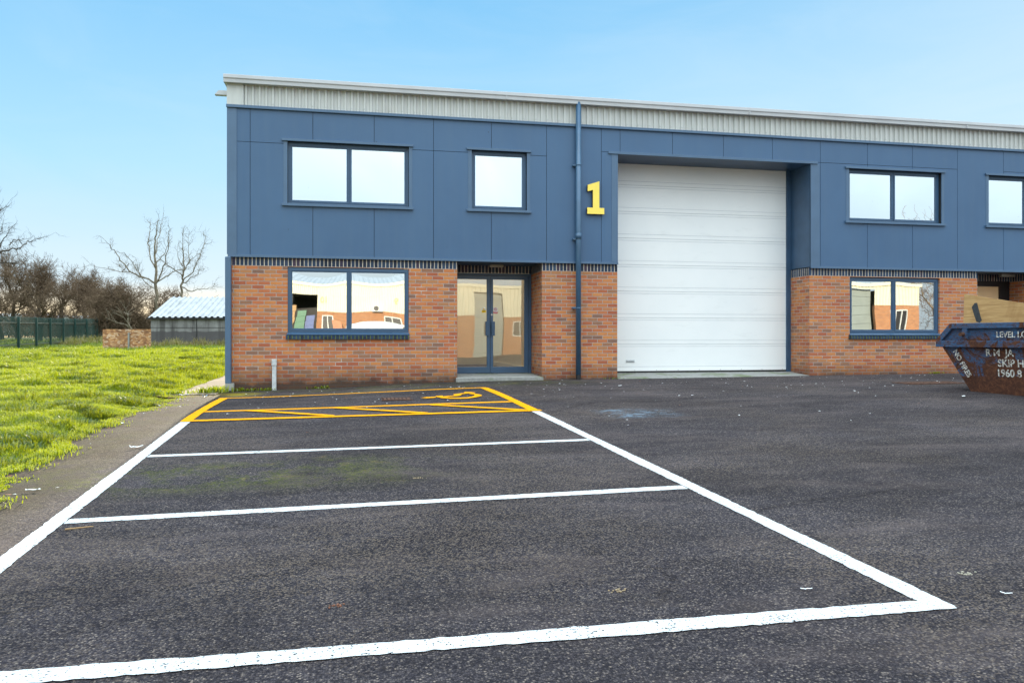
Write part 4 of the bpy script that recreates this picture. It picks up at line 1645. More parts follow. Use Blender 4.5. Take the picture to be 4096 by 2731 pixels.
for i in range(len(PP) - 1):
    a_, b_ = PP[i], PP[i + 1]
    d = b_ - a_
    dh = Vector((d.x, d.y, 0)).normalized()
    nn = Vector((dh.y, -dh.x, 0))
    if nn.dot(Vector((1, -1, 0))) > 0:
        nn = -nn
    mb = MB()
    for hz in (.33, 1.55):
        c = (a_ + b_) / 2 - UP * hz
        mb.obox(c + nn * .085, d / 2, nn * .04, UP * .006)
        mb.obox(c + nn * .062, d / 2, nn * .004, UP * .028)
    mb.build('rail', MAT['rail'], fence)
    mb = MB()
    L = Vector((d.x, d.y, 0)).length
    npal = 18
    for k in range(npal):
        t_ = (k + .5) / npal
        c = a_ + d * t_ + nn * .125
        tp = c.z + .02 + rng.normal(0, .004)
        bt = c.z - 1.76
        hw = .026
        i0 = len(mb.v)
        q = [(-hw, .0), (-hw * .4, -.018), (hw * .4, -.018), (hw, .0)]
        for zz, sc in ((bt, 1.), (tp - .09, 1.), (tp, .12)):
            for (uu, vv) in q:
                p = c + dh * uu * sc + nn * vv
                mb.v.append((p.x, p.y, zz))
        for lv in (0, 4):
            for j in range(3):
                mb.f.append((i0 + lv + j, i0 + lv + j + 1, i0 + lv + 5 + j, i0 + lv + 4 + j))
                mb.m.append(0)
    mb.build('pales', MAT['green_steel'], fence)


# static caravans behind the trees
def caravan(u0, u1, Z, ztop, roofm, wallm, label):
    xa, ya = unv(u0, Z)
    xb, yb_ = unv(u1, Z)
    O = Vector((xa, ya, g1(xa, ya)))
    L = (Vector((xb, yb_, 0)) - Vector((xa, ya, 0))).length
    r = empty('static_caravan', O, label, 'caravan', 'static caravans behind the trees')
    H = ztop - O.z
    q = lambda a_, f_, z_: O + CAMR * a_ + CAMF * f_ + UP * z_
    mb = MB()
    mb.prism([(0, .3), (0, H - .45), (1.5, H - .05), (3, H - .45), (3, .3)], lambda f_, z_: q(0, f_, z_), lambda f_, z_: q(L, f_, z_))
    mb.build('body', wallm, r)
    mb = MB()
    mb.obox(q(L / 2, .72, H - .19), CAMR * (L / 2 + .15), CAMF * .85 + UP * .225, (UP * .03))
    mb.obox(q(L / 2, 2.28, H - .19), CAMR * (L / 2 + .15), CAMF * .85 - UP * .225, (UP * .03))
    mb.build('roof', roofm, r)
    k = 0
    a_ = .8
    while a_ + 1 < L:
        mb = MB()
        mb.obox(q(a_ + .4, -.01, H - 1.15), CAMR * .4, CAMF * .015, UP * .4)
        mb.build('window', MAT['black'], r)
        a_ += 2.2
    return r


mw = m_plain('cream_caravan', (.55, .57, .55), .5)
mg = m_plain('green_caravan', (.18, .30, .24), .5)
mr = m_plain('tiled_caravan_roof', (.26, .22, .21), .7, .3, 8)
caravan(-60, 40, 84, 3.9, mw, mw, 'white static caravan at the left edge behind the fence')
caravan(62, 172, 86, 3.95, mr, mg, 'pale green static caravan behind the fence trees')
caravan(176, 236, 88, 3.85, mr, mw, 'cream static caravan with grey tiled roof behind the fence')
caravan(262, 380, 92, 3.85, mw, mw, 'long white static caravan behind the thicket')


# ------------------------------------------------------------------ bare trees
def tree_segments(rs, height, trunk_r, spread, levels, first, dens, lean=(0, 0), crook=.16, up=.35, nb=(4, 7), lenf=(.5, .75)):
    """recursive bare crown -> list of (p0, p1, r0, r1, level)"""
    segs = []

    def grow(p, d, L, r, lev):
        n_ = max(3, int(L / (.55 if lev < 2 else .30)))
        if lev >= 3:
            n_ = 3
        pts = [p]
        rad = [r]
        dd = d.copy()
        for i in range(n_):
            jit = Vector(rs.normal(0, crook * (1 + .5 * lev), 3))
            dd = (dd + jit + Vector((0, 0, up * .12))).normalized()
            pts.append(pts[-1] + dd * L / n_)
            rad.append(max(.008, r * (1 - .62 * (i + 1) / n_)))
        for i in range(n_):
            segs.append((pts[i], pts[i + 1], rad[i], rad[i + 1], lev))
        if lev >= levels:
            return
        k = int(rs.integers(*nb)) + (2 if lev == 0 else 0)
        k = int(k * dens) if lev > 0 else k
        for j in range(k):
            t_ = rs.uniform(first if lev == 0 else .2, 1.0) if j else 1.0
            idx = min(n_ - 1, int(t_ * n_))
            base = pts[idx].lerp(pts[idx + 1], t_ * n_ - idx if t_ < 1 else 1.)
            ax = dd if idx == n_ - 1 else (pts[idx + 1] - pts[idx]).normalized()
            az = rs.uniform(0, 2 * PI)
            o_ = ax.orthogonal().normalized()
            o_ = Matrix.Rotation(az, 3, ax) @ o_
            ang = rs.uniform(.35, .85) * spread
            nd = (ax * math.cos(ang) + o_ * math.sin(ang)).normalized()
            grow(base, nd, L * rs.uniform(*lenf), max(.011, rad[idx] * rs.uniform(.45, .7)), lev + 1)
    d0 = Vector((lean[0], lean[1], 1)).normalized()
    grow(Vector((0, 0, -.15)), d0, height * .62, trunk_r, 0)
    return segs


def segs_mesh(segs, levs):
    v, f = [], []
    for (p0, p1, r0, r1, lev) in segs:
        if lev not in levs:
            continue
        ns = 8 if lev == 0 else (5 if lev == 1 else 3)
        d = (p1 - p0)
        if d.length < 1e-5:
            continue
        d.normalize()
        u_ = d.orthogonal().normalized()
        w_ = d.cross(u_)
        i = len(v)
        for p, r in ((p0, r0), (p1, r1)):
            for k in range(ns):
                t_ = 2 * PI * k / ns
                v.append(tuple(p + (u_ * math.cos(t_) + w_ * math.sin(t_)) * r))
        for k in range(ns):
            j = (k + 1) % ns
            f.append((i + k, i + j, i + ns + j, i + ns + k))
    return v, f


def tree(u_, Z_, height, label, seed, trunk_r=.2, spread=1., levels=4, first=.3, dens=1., bark='bark', twig='twig', name='bare_tree', group='bare trees behind the palisade fence', loc=None, **kw):
    x_, y_ = unv(u_, Z_) if loc is None else loc
    root = empty(name, (x_, y_, g1(x_, y_)), label, 'tree', group)
    rs = np.random.default_rng(seed)
    s_ = tree_segments(rs, height, trunk_r, spread, levels, first, dens, **kw)
    zmax = max(q[1].z for q in s_)
    k = height / zmax
    s_ = [(a_ * k, b_ * k, r0, r1, lv) for a_, b_, r0, r1, lv in s_]
    v, f = segs_mesh(s_, (0, 1))
    o = raw_mesh('trunk', v, f, MAT[bark], parent=root)
    o.data.polygons.foreach_set('use_smooth', [True] * len(f))
    v, f = segs_mesh(s_, tuple(range(2, levels + 1)))
    raw_mesh('crown', v, f, MAT[twig], parent=root)
    return root

def limb_tree(Z_, limbs, label, seed, bark, name='bare_tree', group='bare trees behind the palisade fence', twn=2.0, twl=1.0):
    """a tree whose main limbs are given as traced polylines (px at the tree's distance), with side twigs in all directions"""
    rs = np.random.default_rng(seed)

    def W(px, py, dz_):
        x_, y_ = unv(px / 1.96, Z_)
        return Vector((x_, y_, CAM_Z + (1349 - (800 + py / 1.96)) / 3072 * Z_)) + CAMF * dz_
    base = W(*limbs[0][0][0], 0)
    bz = g1(base.x, base.y)
    root = empty(name, (base.x, base.y, bz), label, 'tree', group)
    big, small = [], []
    LS = .62
    o_ = Vector((base.x, base.y, bz))

    def twig(p, d, L, r, lev):
        q = p
        for i in range(3):
            d = (d + Vector(rs.normal(0, .22, 3)) + UP * .08).normalized()
            q2 = q + d * L / 3
            small.append((q, q2, r * (1 - .25 * i), r * (1 - .25 * (i + 1)), 3))
            q = q2
            if lev < 2 and rs.random() < .8:
                twig(q, (d + Vector(rs.normal(0, .8, 3))).normalized(), L * .55, r * .6, lev + 1)
    for li, (pts, r0, r1) in enumerate(limbs):
        dep = 0 if li == 0 else rs.uniform(-1, 1)
        n_ = len(pts)
        P3 = []
        for i, (px, py) in enumerate(pts):
            t_ = i / (n_ - 1)
            P3.append(W(px, py, dep * 2.2 * t_) - o_)
        # subdivide with crooked jitter
        Q = []
        for i in range(n_ - 1):
            for k in range(3):
                p = P3[i].lerp(P3[i + 1], k / 3)
                if i + k:
                    p = p + Vector(rs.normal(0, .05, 3))
                Q.append(p)
        Q.append(P3[-1])
        if li == 0:
            Q[0] = Vector((0, 0, -.2))
        m_ = len(Q)
        for i in range(m_ - 1):
            ra, rb = r0 + (r1 - r0) * i / (m_ - 1), r0 + (r1 - r0) * (i + 1) / (m_ - 1)
            big.append((Q[i], Q[i + 1], ra * LS, rb * LS, 1))
            if li == 0 and i < m_ * .3:
                continue
            for k in range(rs.poisson(twn * (Q[i + 1] - Q[i]).length)):
                d = (Q[i + 1] - Q[i]).normalized()
                s_ = d.orthogonal().normalized()
                s_ = Matrix.Rotation(rs.uniform(0, 6.28), 3, d) @ s_
                twig(Q[i].lerp(Q[i + 1], rs.random()), (d * .8 + s_ * rs.uniform(.4, 1)).normalized(), twl * rs.uniform(.3, 1.1), .015, 0)
    v, f = segs_mesh(big, (1,))
    raw_mesh('trunk', v, f, MAT[bark], parent=root)
    v, f = segs_mesh(small, (3,))
    raw_mesh('crown', v, f, MAT[bark], parent=root)


# tall pale trees right of the fence
limb_tree(62, [([(1228, 960), (1225, 800), (1228, 650), (1222, 520), (1218, 400), (1225, 290), (1235, 200), (1245, 130)], .26, .02),
               ([(1222, 540), (1180, 490), (1140, 420), (1120, 330), (1110, 230), (1098, 170), (1080, 130)], .10, .015),
               ([(1228, 660), (1150, 615), (1060, 570), (1000, 490), (965, 410), (940, 370), (920, 330)], .12, .015),
               ([(1150, 615), (1060, 580), (960, 560), (880, 545), (800, 530)], .07, .012),
               ([(1228, 650), (1270, 590), (1320, 500), (1350, 400), (1375, 300), (1378, 220)], .11, .015),
               ([(1235, 640), (1300, 590), (1370, 535), (1420, 480)], .09, .015),
               ([(1222, 500), (1260, 440), (1300, 360), (1320, 290)], .07, .012),
               ([(1220, 420), (1200, 330), (1195, 230), (1192, 110)], .08, .012),
               ([(1010, 500), (940, 560), (870, 480)], .05, .012),
               ([(1100, 590), (1040, 440), (1010, 420)], .05, .012),
               ([(1222, 700), (1170, 660), (1140, 560), (1150, 470)], .06, .012)],
          'tallest bare tree, pale wide-forking limbs rising left of the shed roof', 5, 'bark_pale', twn=4.0, twl=.75)
limb_tree(64, [([(1420, 900), (1422, 760), (1430, 640), (1440, 560), (1435, 450), (1435, 340), (1437, 210)], .20, .015),
               ([(1430, 640), (1500, 560), (1540, 450), (1570, 350), (1580, 260)], .09, .012),
               ([(1432, 600), (1380, 550), (1320, 490), (1280, 430)], .08, .012),
               ([(1435, 650), (1520, 610), (1590, 590), (1620, 560)], .07, .012),
               ([(1425, 680), (1500, 715), (1570, 705), (1650, 690), (1690, 665)], .08, .012),
               ([(1440, 560), (1490, 500), (1530, 470), (1610, 430)], .07, .012),
               ([(1436, 520), (1400, 420), (1390, 380)], .05, .012),
               ([(1490, 500), (1480, 380), (1482, 280)], .05, .012)],
          'second tallest bare tree, pale slender limbs rising behind the shed roof', 21, 'bark_pale', twn=4.0, twl=.9)
TR = [
    (12, 66, 6.9, 'bare twiggy tree at the left edge of the picture behind the fence', .22),
    (76, 62, 7.6, 'dark upright bare tree behind the second fence post', .24),
    (158, 60, 7.2, 'bushy bare tree with thick forked trunk behind the third fence post', .24),
    (247, 68, 6.9, 'rounded bare tree with short dark trunk behind the fourth fence post', .25),
    (316, 66, 6.6, 'many-stemmed bare tree left of the dense thicket', .2),
]
for i, (u_, Z_, h_, lab, r_) in enumerate(TR):
    tree(u_, Z_, h_, lab, 40 + i, trunk_r=r_, spread=.85, levels=4, first=.22, dens=1.5, crook=.16, up=.65)
TH_ = [(372, 64, 5.6, 'dome shaped twiggy thicket tree left of the middle of the thicket'), (430, 60, 5.5, 'dense brown thicket tree in the middle of the thicket'), (482, 61, 5.3, 'dense twiggy tree above the left half of the chipboard panel'), (535, 62, 5.0, 'twiggy tree above the right half of the chipboard panel'), (600, 64, 5.4, 'low twiggy tree at the foot of the tallest bare tree'), (662, 66, 4.9, 'low twiggy tree between the two tallest bare trees')]
for i, (u_, Z_, h_, lab) in enumerate(TH_):
    tree(u_, Z_, h_, lab, 80 + i, trunk_r=.15, spread=1.35, levels=4, first=.08, dens=1.5, crook=.22, up=.1, lenf=(.5, .8))
tree(568, 44, 2.9, 'thin pale crooked sapling just behind the chipboard panel', 133, trunk_r=.10, spread=.7, levels=2, first=.4, bark='bark_pale', twig='bark_pale', lean=(-.12, 0), name='sapling', group=None)
for i, (u_, h_, lab) in enumerate(((690, 4.0, 'low twiggy bush behind the left end of the shed roof'), (790, 3.9, 'low twiggy bush behind the middle of the shed roof'), (880, 3.8, 'low twiggy bush behind the shed roof next to the building corner'))):
    tree(u_, 66, h_, lab, 160 + i, trunk_r=.08, spread=1.3, levels=3, first=.1, dens=1.2, crook=.25, up=.2, name='bush', group='bushes behind the shed')
# overhanging limb tree just outside the left edge
limb_tree(50, [([(-190, 1100), (-180, 900), (-160, 700), (-110, 540), (-60, 430), (-30, 300), (-20, 180), (10, 60)], .34, .03),
               ([(-60, 430), (0, 392), (40, 378), (70, 355), (92, 318), (115, 290), (165, 268)], .10, .012),
               ([(70, 355), (105, 335), (150, 312), (190, 322), (238, 330)], .05, .012),
               ([(-20, 390), (10, 300), (38, 245), (32, 195)], .06, .012),
               ([(-110, 540), (-30, 480), (60, 495), (130, 500), (200, 508)], .09, .012),
               ([(-30, 300), (20, 265), (60, 230), (70, 200)], .05, .012)],
          'large bare tree outside the left edge whose crooked limbs reach into the picture', 9, 'bark', twn=5.0, twl=1.1)
# background hedge mass of twigs
v, f = [], []
for k in range(17000):
    u_ = rng.uniform(-250, 960)
    Z_ = rng.uniform(78, 84) if rng.random() < .5 else rng.uniform(95, 120)
    x_, y_ = unv(u_, Z_)
    hmax = 1.9 + .8 * math.sin(u_ * .021) + .6 * math.sin(u_ * .07)
    if Z_ > 90:
        hmax += 1.2
    z0 = g1(x_, y_) + rng.uniform(0, hmax * .8)
    p0 = Vector((x_, y_, z0))
    p1 = p0 + Vector((rng.normal(0, .35), rng.normal(0, .35), rng.uniform(.3, 1.1)))
    r = rng.uniform(.012, .03)
    i = len(v)
    for p, rr_ in ((p0, r), (p1, r * .4)):
        for q in range(3):
            v.append((p.x + rr_ * math.cos(q * 2.1), p.y + rr_ * math.sin(q * 2.1), p.z))
    for q in range(3):
        j = (q + 1) % 3
        f.append((i + q, i + j, i + 3 + j, i + 3 + q))
hedge = raw_mesh('undergrowth', v, f, MAT['twig'])
hedge['kind'] = 'stuff'
tag(hedge, 'brown twiggy undergrowth along the far side of the field', 'undergrowth')

# ------------------------------------------------------------------ grass
def blades(name, n_, zr, ulim, h, wd, mat, label, seed, pred=None, zb=0.):
    rs = np.random.default_rng(seed)
    Z = 1 / rs.uniform(1 / zr[1] ** 1.0, 1 / zr[0] ** 1.0, n_ * 2)
    a_ = rs.uniform(ulim[0], ulim[1], n_ * 2)
    X = a_ * Z
    x = X * CY + Z * SY
    y = -CAM_D + Z * CY - X * SY
    ok = np.where(y < 0, x < edge_x(y) + .02 + .22 * (rs.random(len(x)) ** 5) * (np.sin(y * 9 + 2 * np.sin(y * 3)) > -.2), (x < -3.26) | ((x > -2.54) & (x < -2.44) & (y > -.7)))
    clump = np.sin(x * 2.1 + 1.7 * np.sin(y * 1.3)) * np.sin(y * 2.4 + np.sin(x * 1.9)) + .5 * np.sin(x * 5.3 + y * 2.2) * np.sin(y * 6.1)
    soil = ((x + 6.6) ** 2 / .9 + (y + 3.2) ** 2 / .2) < 1
    soil |= ((x + 6.1) ** 2 / .5 + (y + 4.3) ** 2 / .10) < 1
    ok &= ~soil | (rs.random(len(x)) < .15)
    ed = np.where(y < 0, edge_x(y) + .06 - x, 9)
    ok &= (ed > .35) | (rs.random(len(x)) < .25 + 1.6 * np.clip(ed, 0, .5))
    if pred is not None:
        ok &= pred(x, y)
    x, y, clump, ed = x[ok][:n_], y[ok][:n_], clump[ok][:n_], ed[ok][:n_]
    m = len(x)
    z = np.maximum(lawn_z(x, y), np.where(ed < .22, G(x, y), -9)) + zb
    H = h * (.55 + .55 * rs.random(m)) * (1 + .75 * np.clip(clump, -.8, 1.3)) * np.clip(.45 + ed * .9, .45, 1)
    az = rs.uniform(0, 2 * PI, m)
    W = wd * (.7 + .6 * rs.random(m))
    ln = rs.uniform(.15, .75, m)
    fx, fy = np.cos(az), np.sin(az)
    ax_, ay_ = -fy, fx
    v = np.empty((m, 5, 3))
    for k, (hh, out_, ww) in enumerate(((0, 0, 1), (0, 0, -1), (.55, .35, .8), (.55, .35, -.8), (1., 1., 0))):
        v[:, k, 0] = x + ax_ * W * ww * .5 + fx * H * ln * out_
        v[:, k, 1] = y + ay_ * W * ww * .5 + fy * H * ln * out_
        v[:, k, 2] = z + H * hh * (1 - .18 * ln * out_)
    base = np.arange(m)[:, None] * 5
    loops = (base + np.array([[0, 1, 3, 2, 2, 3, 4]])).ravel()
    me = bpy.data.meshes.new(name)
    me.vertices.add(m * 5)
    me.vertices.foreach_set('co', v.reshape(-1))
    me.loops.add(m * 7)
    me.loops.foreach_set('vertex_index', loops.astype(np.int32))
    me.polygons.add(m * 2)
    st = (np.arange(m)[:, None] * 7 + np.array([[0, 4]])).ravel()
    me.polygons.foreach_set('loop_start', st.astype(np.int32))
    me.polygons.foreach_set('loop_total', np.tile([4, 3], m).astype(np.int32))
    me.materials.append(mat)
    me.update(calc_edges=True)
    me.validate()
    o = bpy.data.objects.new(name, me)
    COL.objects.link(o)
    tag(o, label, 'grass', kind='stuff')
    return o


blades('grass', 150000, (5.2, 15), (-.72, -.28), .068, .0070, MAT['grass'], 'short bright green grass of the lawn next to the asphalt', 1)
blades('grass', 90000, (14, 30), (-.70, -.30), .11, .016, MAT['grass'], 'sunlit grass in the middle of the lawn', 2)
blades('grass', 70000, (28, 62), (-.70, -.32), .14, .030, MAT['grass'], 'sunlit grass at the far side of the lawn', 3)


blades('grass', 45000, (4.2, 26), (-1.25, -.71), .10, .013, MAT['grass'], 'grass of the lawn beyond the left edge of the picture', 12)


def along_fence(x, y):
    d = np.full(x.shape, 99.)
    for i in range(1, 9):
        d = np.minimum(d, np.hypot(x - PP[i].x, y - PP[i].y) + np.abs(rng.normal(0, .2)))
    return d < 1.7


blades('dry_grass', 2600, (50, 62), (-.60, -.53), .38, .03, MAT['dry'], 'tall pale dry grass growing along the palisade fence', 4, pred=along_fence)
blades('dry_grass', 1600, (44.5, 45.9), (-.47, -.36), .38, .022, MAT['dry'], 'thin dry stalks growing at the foot of the shed wall', 6)

# darker tussocks of longer grass
tv, tf = [], []
for k in range(150):
    Zt = 1 / rng.uniform(1 / 40, 1 / 6.2)
    at_ = rng.uniform(-.67, -.30)
    X_ = at_ * Zt
    cx, cy = X_ * CY + Zt * SY, -CAM_D + Zt * CY - X_ * SY
    if (cy < 0 and cx > float(edge_x(cy)) - .25) or (cy >= 0 and cx > -3.6):
        continue
    R0 = rng.uniform(.10, .30) * (1 + Zt / 40)
    hh_ = rng.uniform(.10, .20) * (1 + Zt / 60)
    for q in range(int(rng.uniform(90, 230))):
        t_, rr_ = rng.uniform(0, 6.28), R0 * math.sqrt(rng.random())
        x_, y_ = cx + math.cos(t_) * rr_ * 1.3, cy + math.sin(t_) * rr_
        z_ = float(lawn_z(x_, y_)) - .01
        az = t_ + rng.normal(0, .5)
        H = hh_ * rng.uniform(.6, 1.1) * (1.15 - .5 * rr_ / R0)
        ww = .0035 * (1 + Zt / 14)
        lx, ly = math.cos(az), math.sin(az)
        L_ = rng.uniform(.3, 1.) * (.4 + rr_ / R0)
        i = len(tv)
        tv += [(x_ - ly * ww, y_ + lx * ww, z_), (x_ + ly * ww, y_ - lx * ww, z_), (x_ + lx * H * L_ * .4 + ly * ww, y_ + ly * H * L_ * .4 - lx * ww, z_ + H * .65), (x_ + lx * H * L_ * .4 - ly * ww, y_ + ly * H * L_ * .4 + lx * ww, z_ + H * .65), (x_ + lx * H * L_, y_ + ly * H * L_, z_ + H * .8)]
        tf += [(i, i + 1, i + 2, i + 3), (i + 3, i + 2, i + 4)]
MAT['tussock'] = m_grass('tussock_blade', (.030, .070, .008), (.075, .13, .012), .35)
tag(raw_mesh('tussocks', tv, tf, MAT['tussock']), 'darker tussocks of longer grass dotted over the lawn', 'grass', kind='stuff')

# weed tufts by the corner of the building
mbv, mbf = [], []
for (cx, cy, n_, h_) in ((-2.75, -.42, 110, .16), (-2.55, -.22, 80, .18), (-2.1, -.06, 60, .10), (-1.75, -.05, 40, .08), (-.72, -.05, 34, .08), (-3.25, -.6, 120, .12), (13.2, -.06, 30, .07), (5.3, -.07, 16, .05)):
    for k in range(n_):
        x_, y_ = cx + rng.normal(0, .12), cy + rng.normal(0, .07) * (cy < -.1)
        z_ = g1(x_, y_)
        az = rng.uniform(0, 6.28)
        H = h_ * rng.uniform(.4, 1)
        ww = .006 + .006 * rng.random()
        lx, ly = math.cos(az), math.sin(az)
        i = len(mbv)
        L_ = rng.uniform(.3, 1.)
        mbv += [(x_ - ly * ww, y_ + lx * ww, z_), (x_ + ly * ww, y_ - lx * ww, z_), (x_ + lx * H * L_ * .4 + ly * ww, y_ + ly * H * L_ * .4 - lx * ww, z_ + H * .6), (x_ + lx * H * L_ * .4 - ly * ww, y_ + ly * H * L_ * .4 + lx * ww, z_ + H * .6), (x_ + lx * H * L_, y_ + ly * H * L_, z_ + H * .85)]
        mbf += [(i, i + 1, i + 2, i + 3), (i + 3, i + 2, i + 4)]
wd_ = raw_mesh('weeds', mbv, mbf, MAT['grass'])
tag(wd_, 'green weeds sprouting along the foot of the wall and beside the path', 'weeds', kind='stuff')

# ------------------------------------------------------------------ litter
mb = MB()


def flake(x_, y_, s_, m=0, lift=.006):
    a0 = rng.uniform(0, 6.28)
    n_ = rng.integers(4, 7)
    z_ = g1(x_, y_) + lift
    pts = []
    for k in range(n_):
        t_ = a0 + 2 * PI * k / n_
        r_ = s_ * rng.uniform(.45, 1)
        pts.append((x_ + math.cos(t_) * r_, y_ + math.sin(t_) * r_ * .6, z_ + rng.uniform(0, s_ * .35)))
    mb.face(pts, m)


for k in range(330):
    x_ = rng.uniform(-2, 13)
    y_ = -.3 - abs(rng.normal(0, 3.0))
    if x_ > 13.5 or y_ < -9:
        continue
    flake(x_, y_, rng.uniform(.006, .03), int(rng.choice([0, 0, 0, 0, 1])))
for k in range(60):
    y_ = rng.uniform(-9.5, -.8)
    flake(float(edge_x(y_)) + rng.normal(.05, .18), y_, rng.uniform(.01, .035), int(rng.choice([0, 1, 1])), .02)
MAT['leaf'] = m_plain('dead_leaf', (.20, .075, .03), .8, .3, 20)
lit = mb.build('litter_flecks', [MAT['paper'], MAT['leaf']])
tag(lit, 'white paper flecks and dead leaf bits scattered on the asphalt', 'litter', kind='stuff')


def scrap(x_, y_, L_, wd, ang, mat, name, label, cat, zz=.01, curl=.3, grp=None, z_=None):
    mb = MB()
    n_ = 7
    z0 = (g1(x_, y_) if z_ is None else z_) + zz
    d = Vector((math.cos(ang), math.sin(ang), 0))
    nn = Vector((-d.y, d.x, 0))
    C_ = Vector((x_, y_, z0))
    prev = None
    for i in range(n_ + 1):
        t_ = i / n_ * 2 - 1
        ww = wd * (.6 + .4 * rng.random()) * (1 - .5 * abs(t_) ** 3)
        p = C_ + d * L_ / 2 * t_ + nn * wd * .5 * math.sin(t_ * 2.1)
        hgt = curl * wd * (rng.random() + t_ * t_)
        cur = (p + nn * ww / 2 + UP * hgt, p + UP * (hgt * .3), p - nn * ww / 2 + UP * hgt * .8)
        if prev:
            mb.face([prev[0], cur[0], cur[1], prev[1]])
            mb.face([prev[1], cur[1], cur[2], prev[2]])
        prev = cur
    o = mb.build(name, mat)
    tag(o, label, cat, grp)
    return o


def gpt(u_, v_):
    """point of the car park seen at full-size pixel u,v (used once, to place loose litter)"""
    z = .2
    for _ in range(12):
        Z = (CAM_Z - z) * 3072 / (v_ - 1349)
        x_, y_ = unv(u_, Z)
        z = g1(x_, y_)
    return x_, y_


gs = 'loose scraps lying on the asphalt'
x_, y_ = gpt(316, 2117)
mb = MB()
mb.tube((x_ - .075, y_ - .01, g1(x_, y_) + .008), (x_ + .075, y_ + .02, g1(x_, y_) + .012), .006, .004, n=6)
tag(mb.build('stick', m_plain('dry_stick', (.30, .19, .09), .8)), 'short brown stick on the asphalt beside the left white line', 'stick')
for (u_, v_, L_, wd, an, lab) in ((3225, 2362, .055, .012, -.5, 'curled white strip lying inside the nearest bay'), (4025, 2380, .05, .014, -.8, 'white paper shred at the right edge beyond the nearest corner'), (736, 1582, .16, .05, .1, 'white plastic wrapper on the asphalt where lawn and path meet'), (820, 1588, .09, .06, .4, 'pale blue crumpled wrapper left of the disabled bay'), (545, 1792, .12, .05, .2, 'flat white scrap on the soil at the lawn edge, halfway up'), (130, 1965, .1, .03, -.3, 'thin white scrap at the bottom corner of the lawn'), (3855, 1588, .12, .05, .2, 'torn white paper in front of the rusty skip foot'), (2480, 1545, .1, .03, .3, 'white shred in front of the left end of the roller door')):
    x_, y_ = gpt(u_, v_)
    scrap(x_, y_, L_, wd, an, MAT['paper'] if 'blue' not in lab else m_plain('pale_blue_foil', (.35, .45, .6), .4), 'paper_scrap', lab, 'litter', grp=gs)
for (u_, v_, c_, lab) in ((2472, 2364, (.38, .28, .17), 'flattened tan crumb heap in the middle of the nearest bay'), (3862, 2293, (.42, .38, .30), 'small tan pebble on the asphalt outside the right line'), (1365, 2420, (.22, .09, .05), 'reddish brown leaf remains in the nearest bay'), (1672, 1912, (.34, .26, .16), 'tan crumbled leaf in the second bay from the yellow hatching')):
    x_, y_ = gpt(u_, v_)
    mb = MB()
    for k in range(16):
        a_, b_ = rng.normal(0, .024), rng.normal(0, .013)
        s_ = rng.uniform(.0018, .0042)
        mb.obox((x_ + a_, y_ + b_, g1(x_ + a_, y_ + b_) + s_), (s_, s_ * .4, 0), (-s_ * .4, s_, 0), (0, 0, s_ * .7))
    tag(mb.build('debris', m_plain('debris_brown', c_, .8)), lab, 'debris')

# ------------------------------------------------------------------ units on the other side of the yard (seen mirrored in the glass)
MAT['cream'] = m_plain('cream_cladding', (.62, .60, .46), .5, .06, 1.2)
MAT['opp_roof'] = m_plain('blue_grey_roof_sheet', (.30, .34, .38), .5, .15, 1.5)
MAT['grey_door'] = m_plain('grey_green_door', (.22, .26, .25), .5, .1, 1)


def corrug(mb, x0, x1, z0, z1, y, pitch=.25, depth=.04):
    x = x0
    while x < x1 - 1e-6:
        xe = min(x + pitch, x1)
        a_ = x + (xe - x) * .35
        b_ = x + (xe - x) * .5
        c_ = x + (xe - x) * .85
        for (p, q, yp, yq) in ((x, a_, y, y), (a_, b_, y, y + depth), (b_, c_, y + depth, y + depth), (c_, xe, y + depth, y)):
            mb.face([(p, yp, z0), (p, yp, z1), (q, yq, z1), (q, yq, z0)])
        x = xe


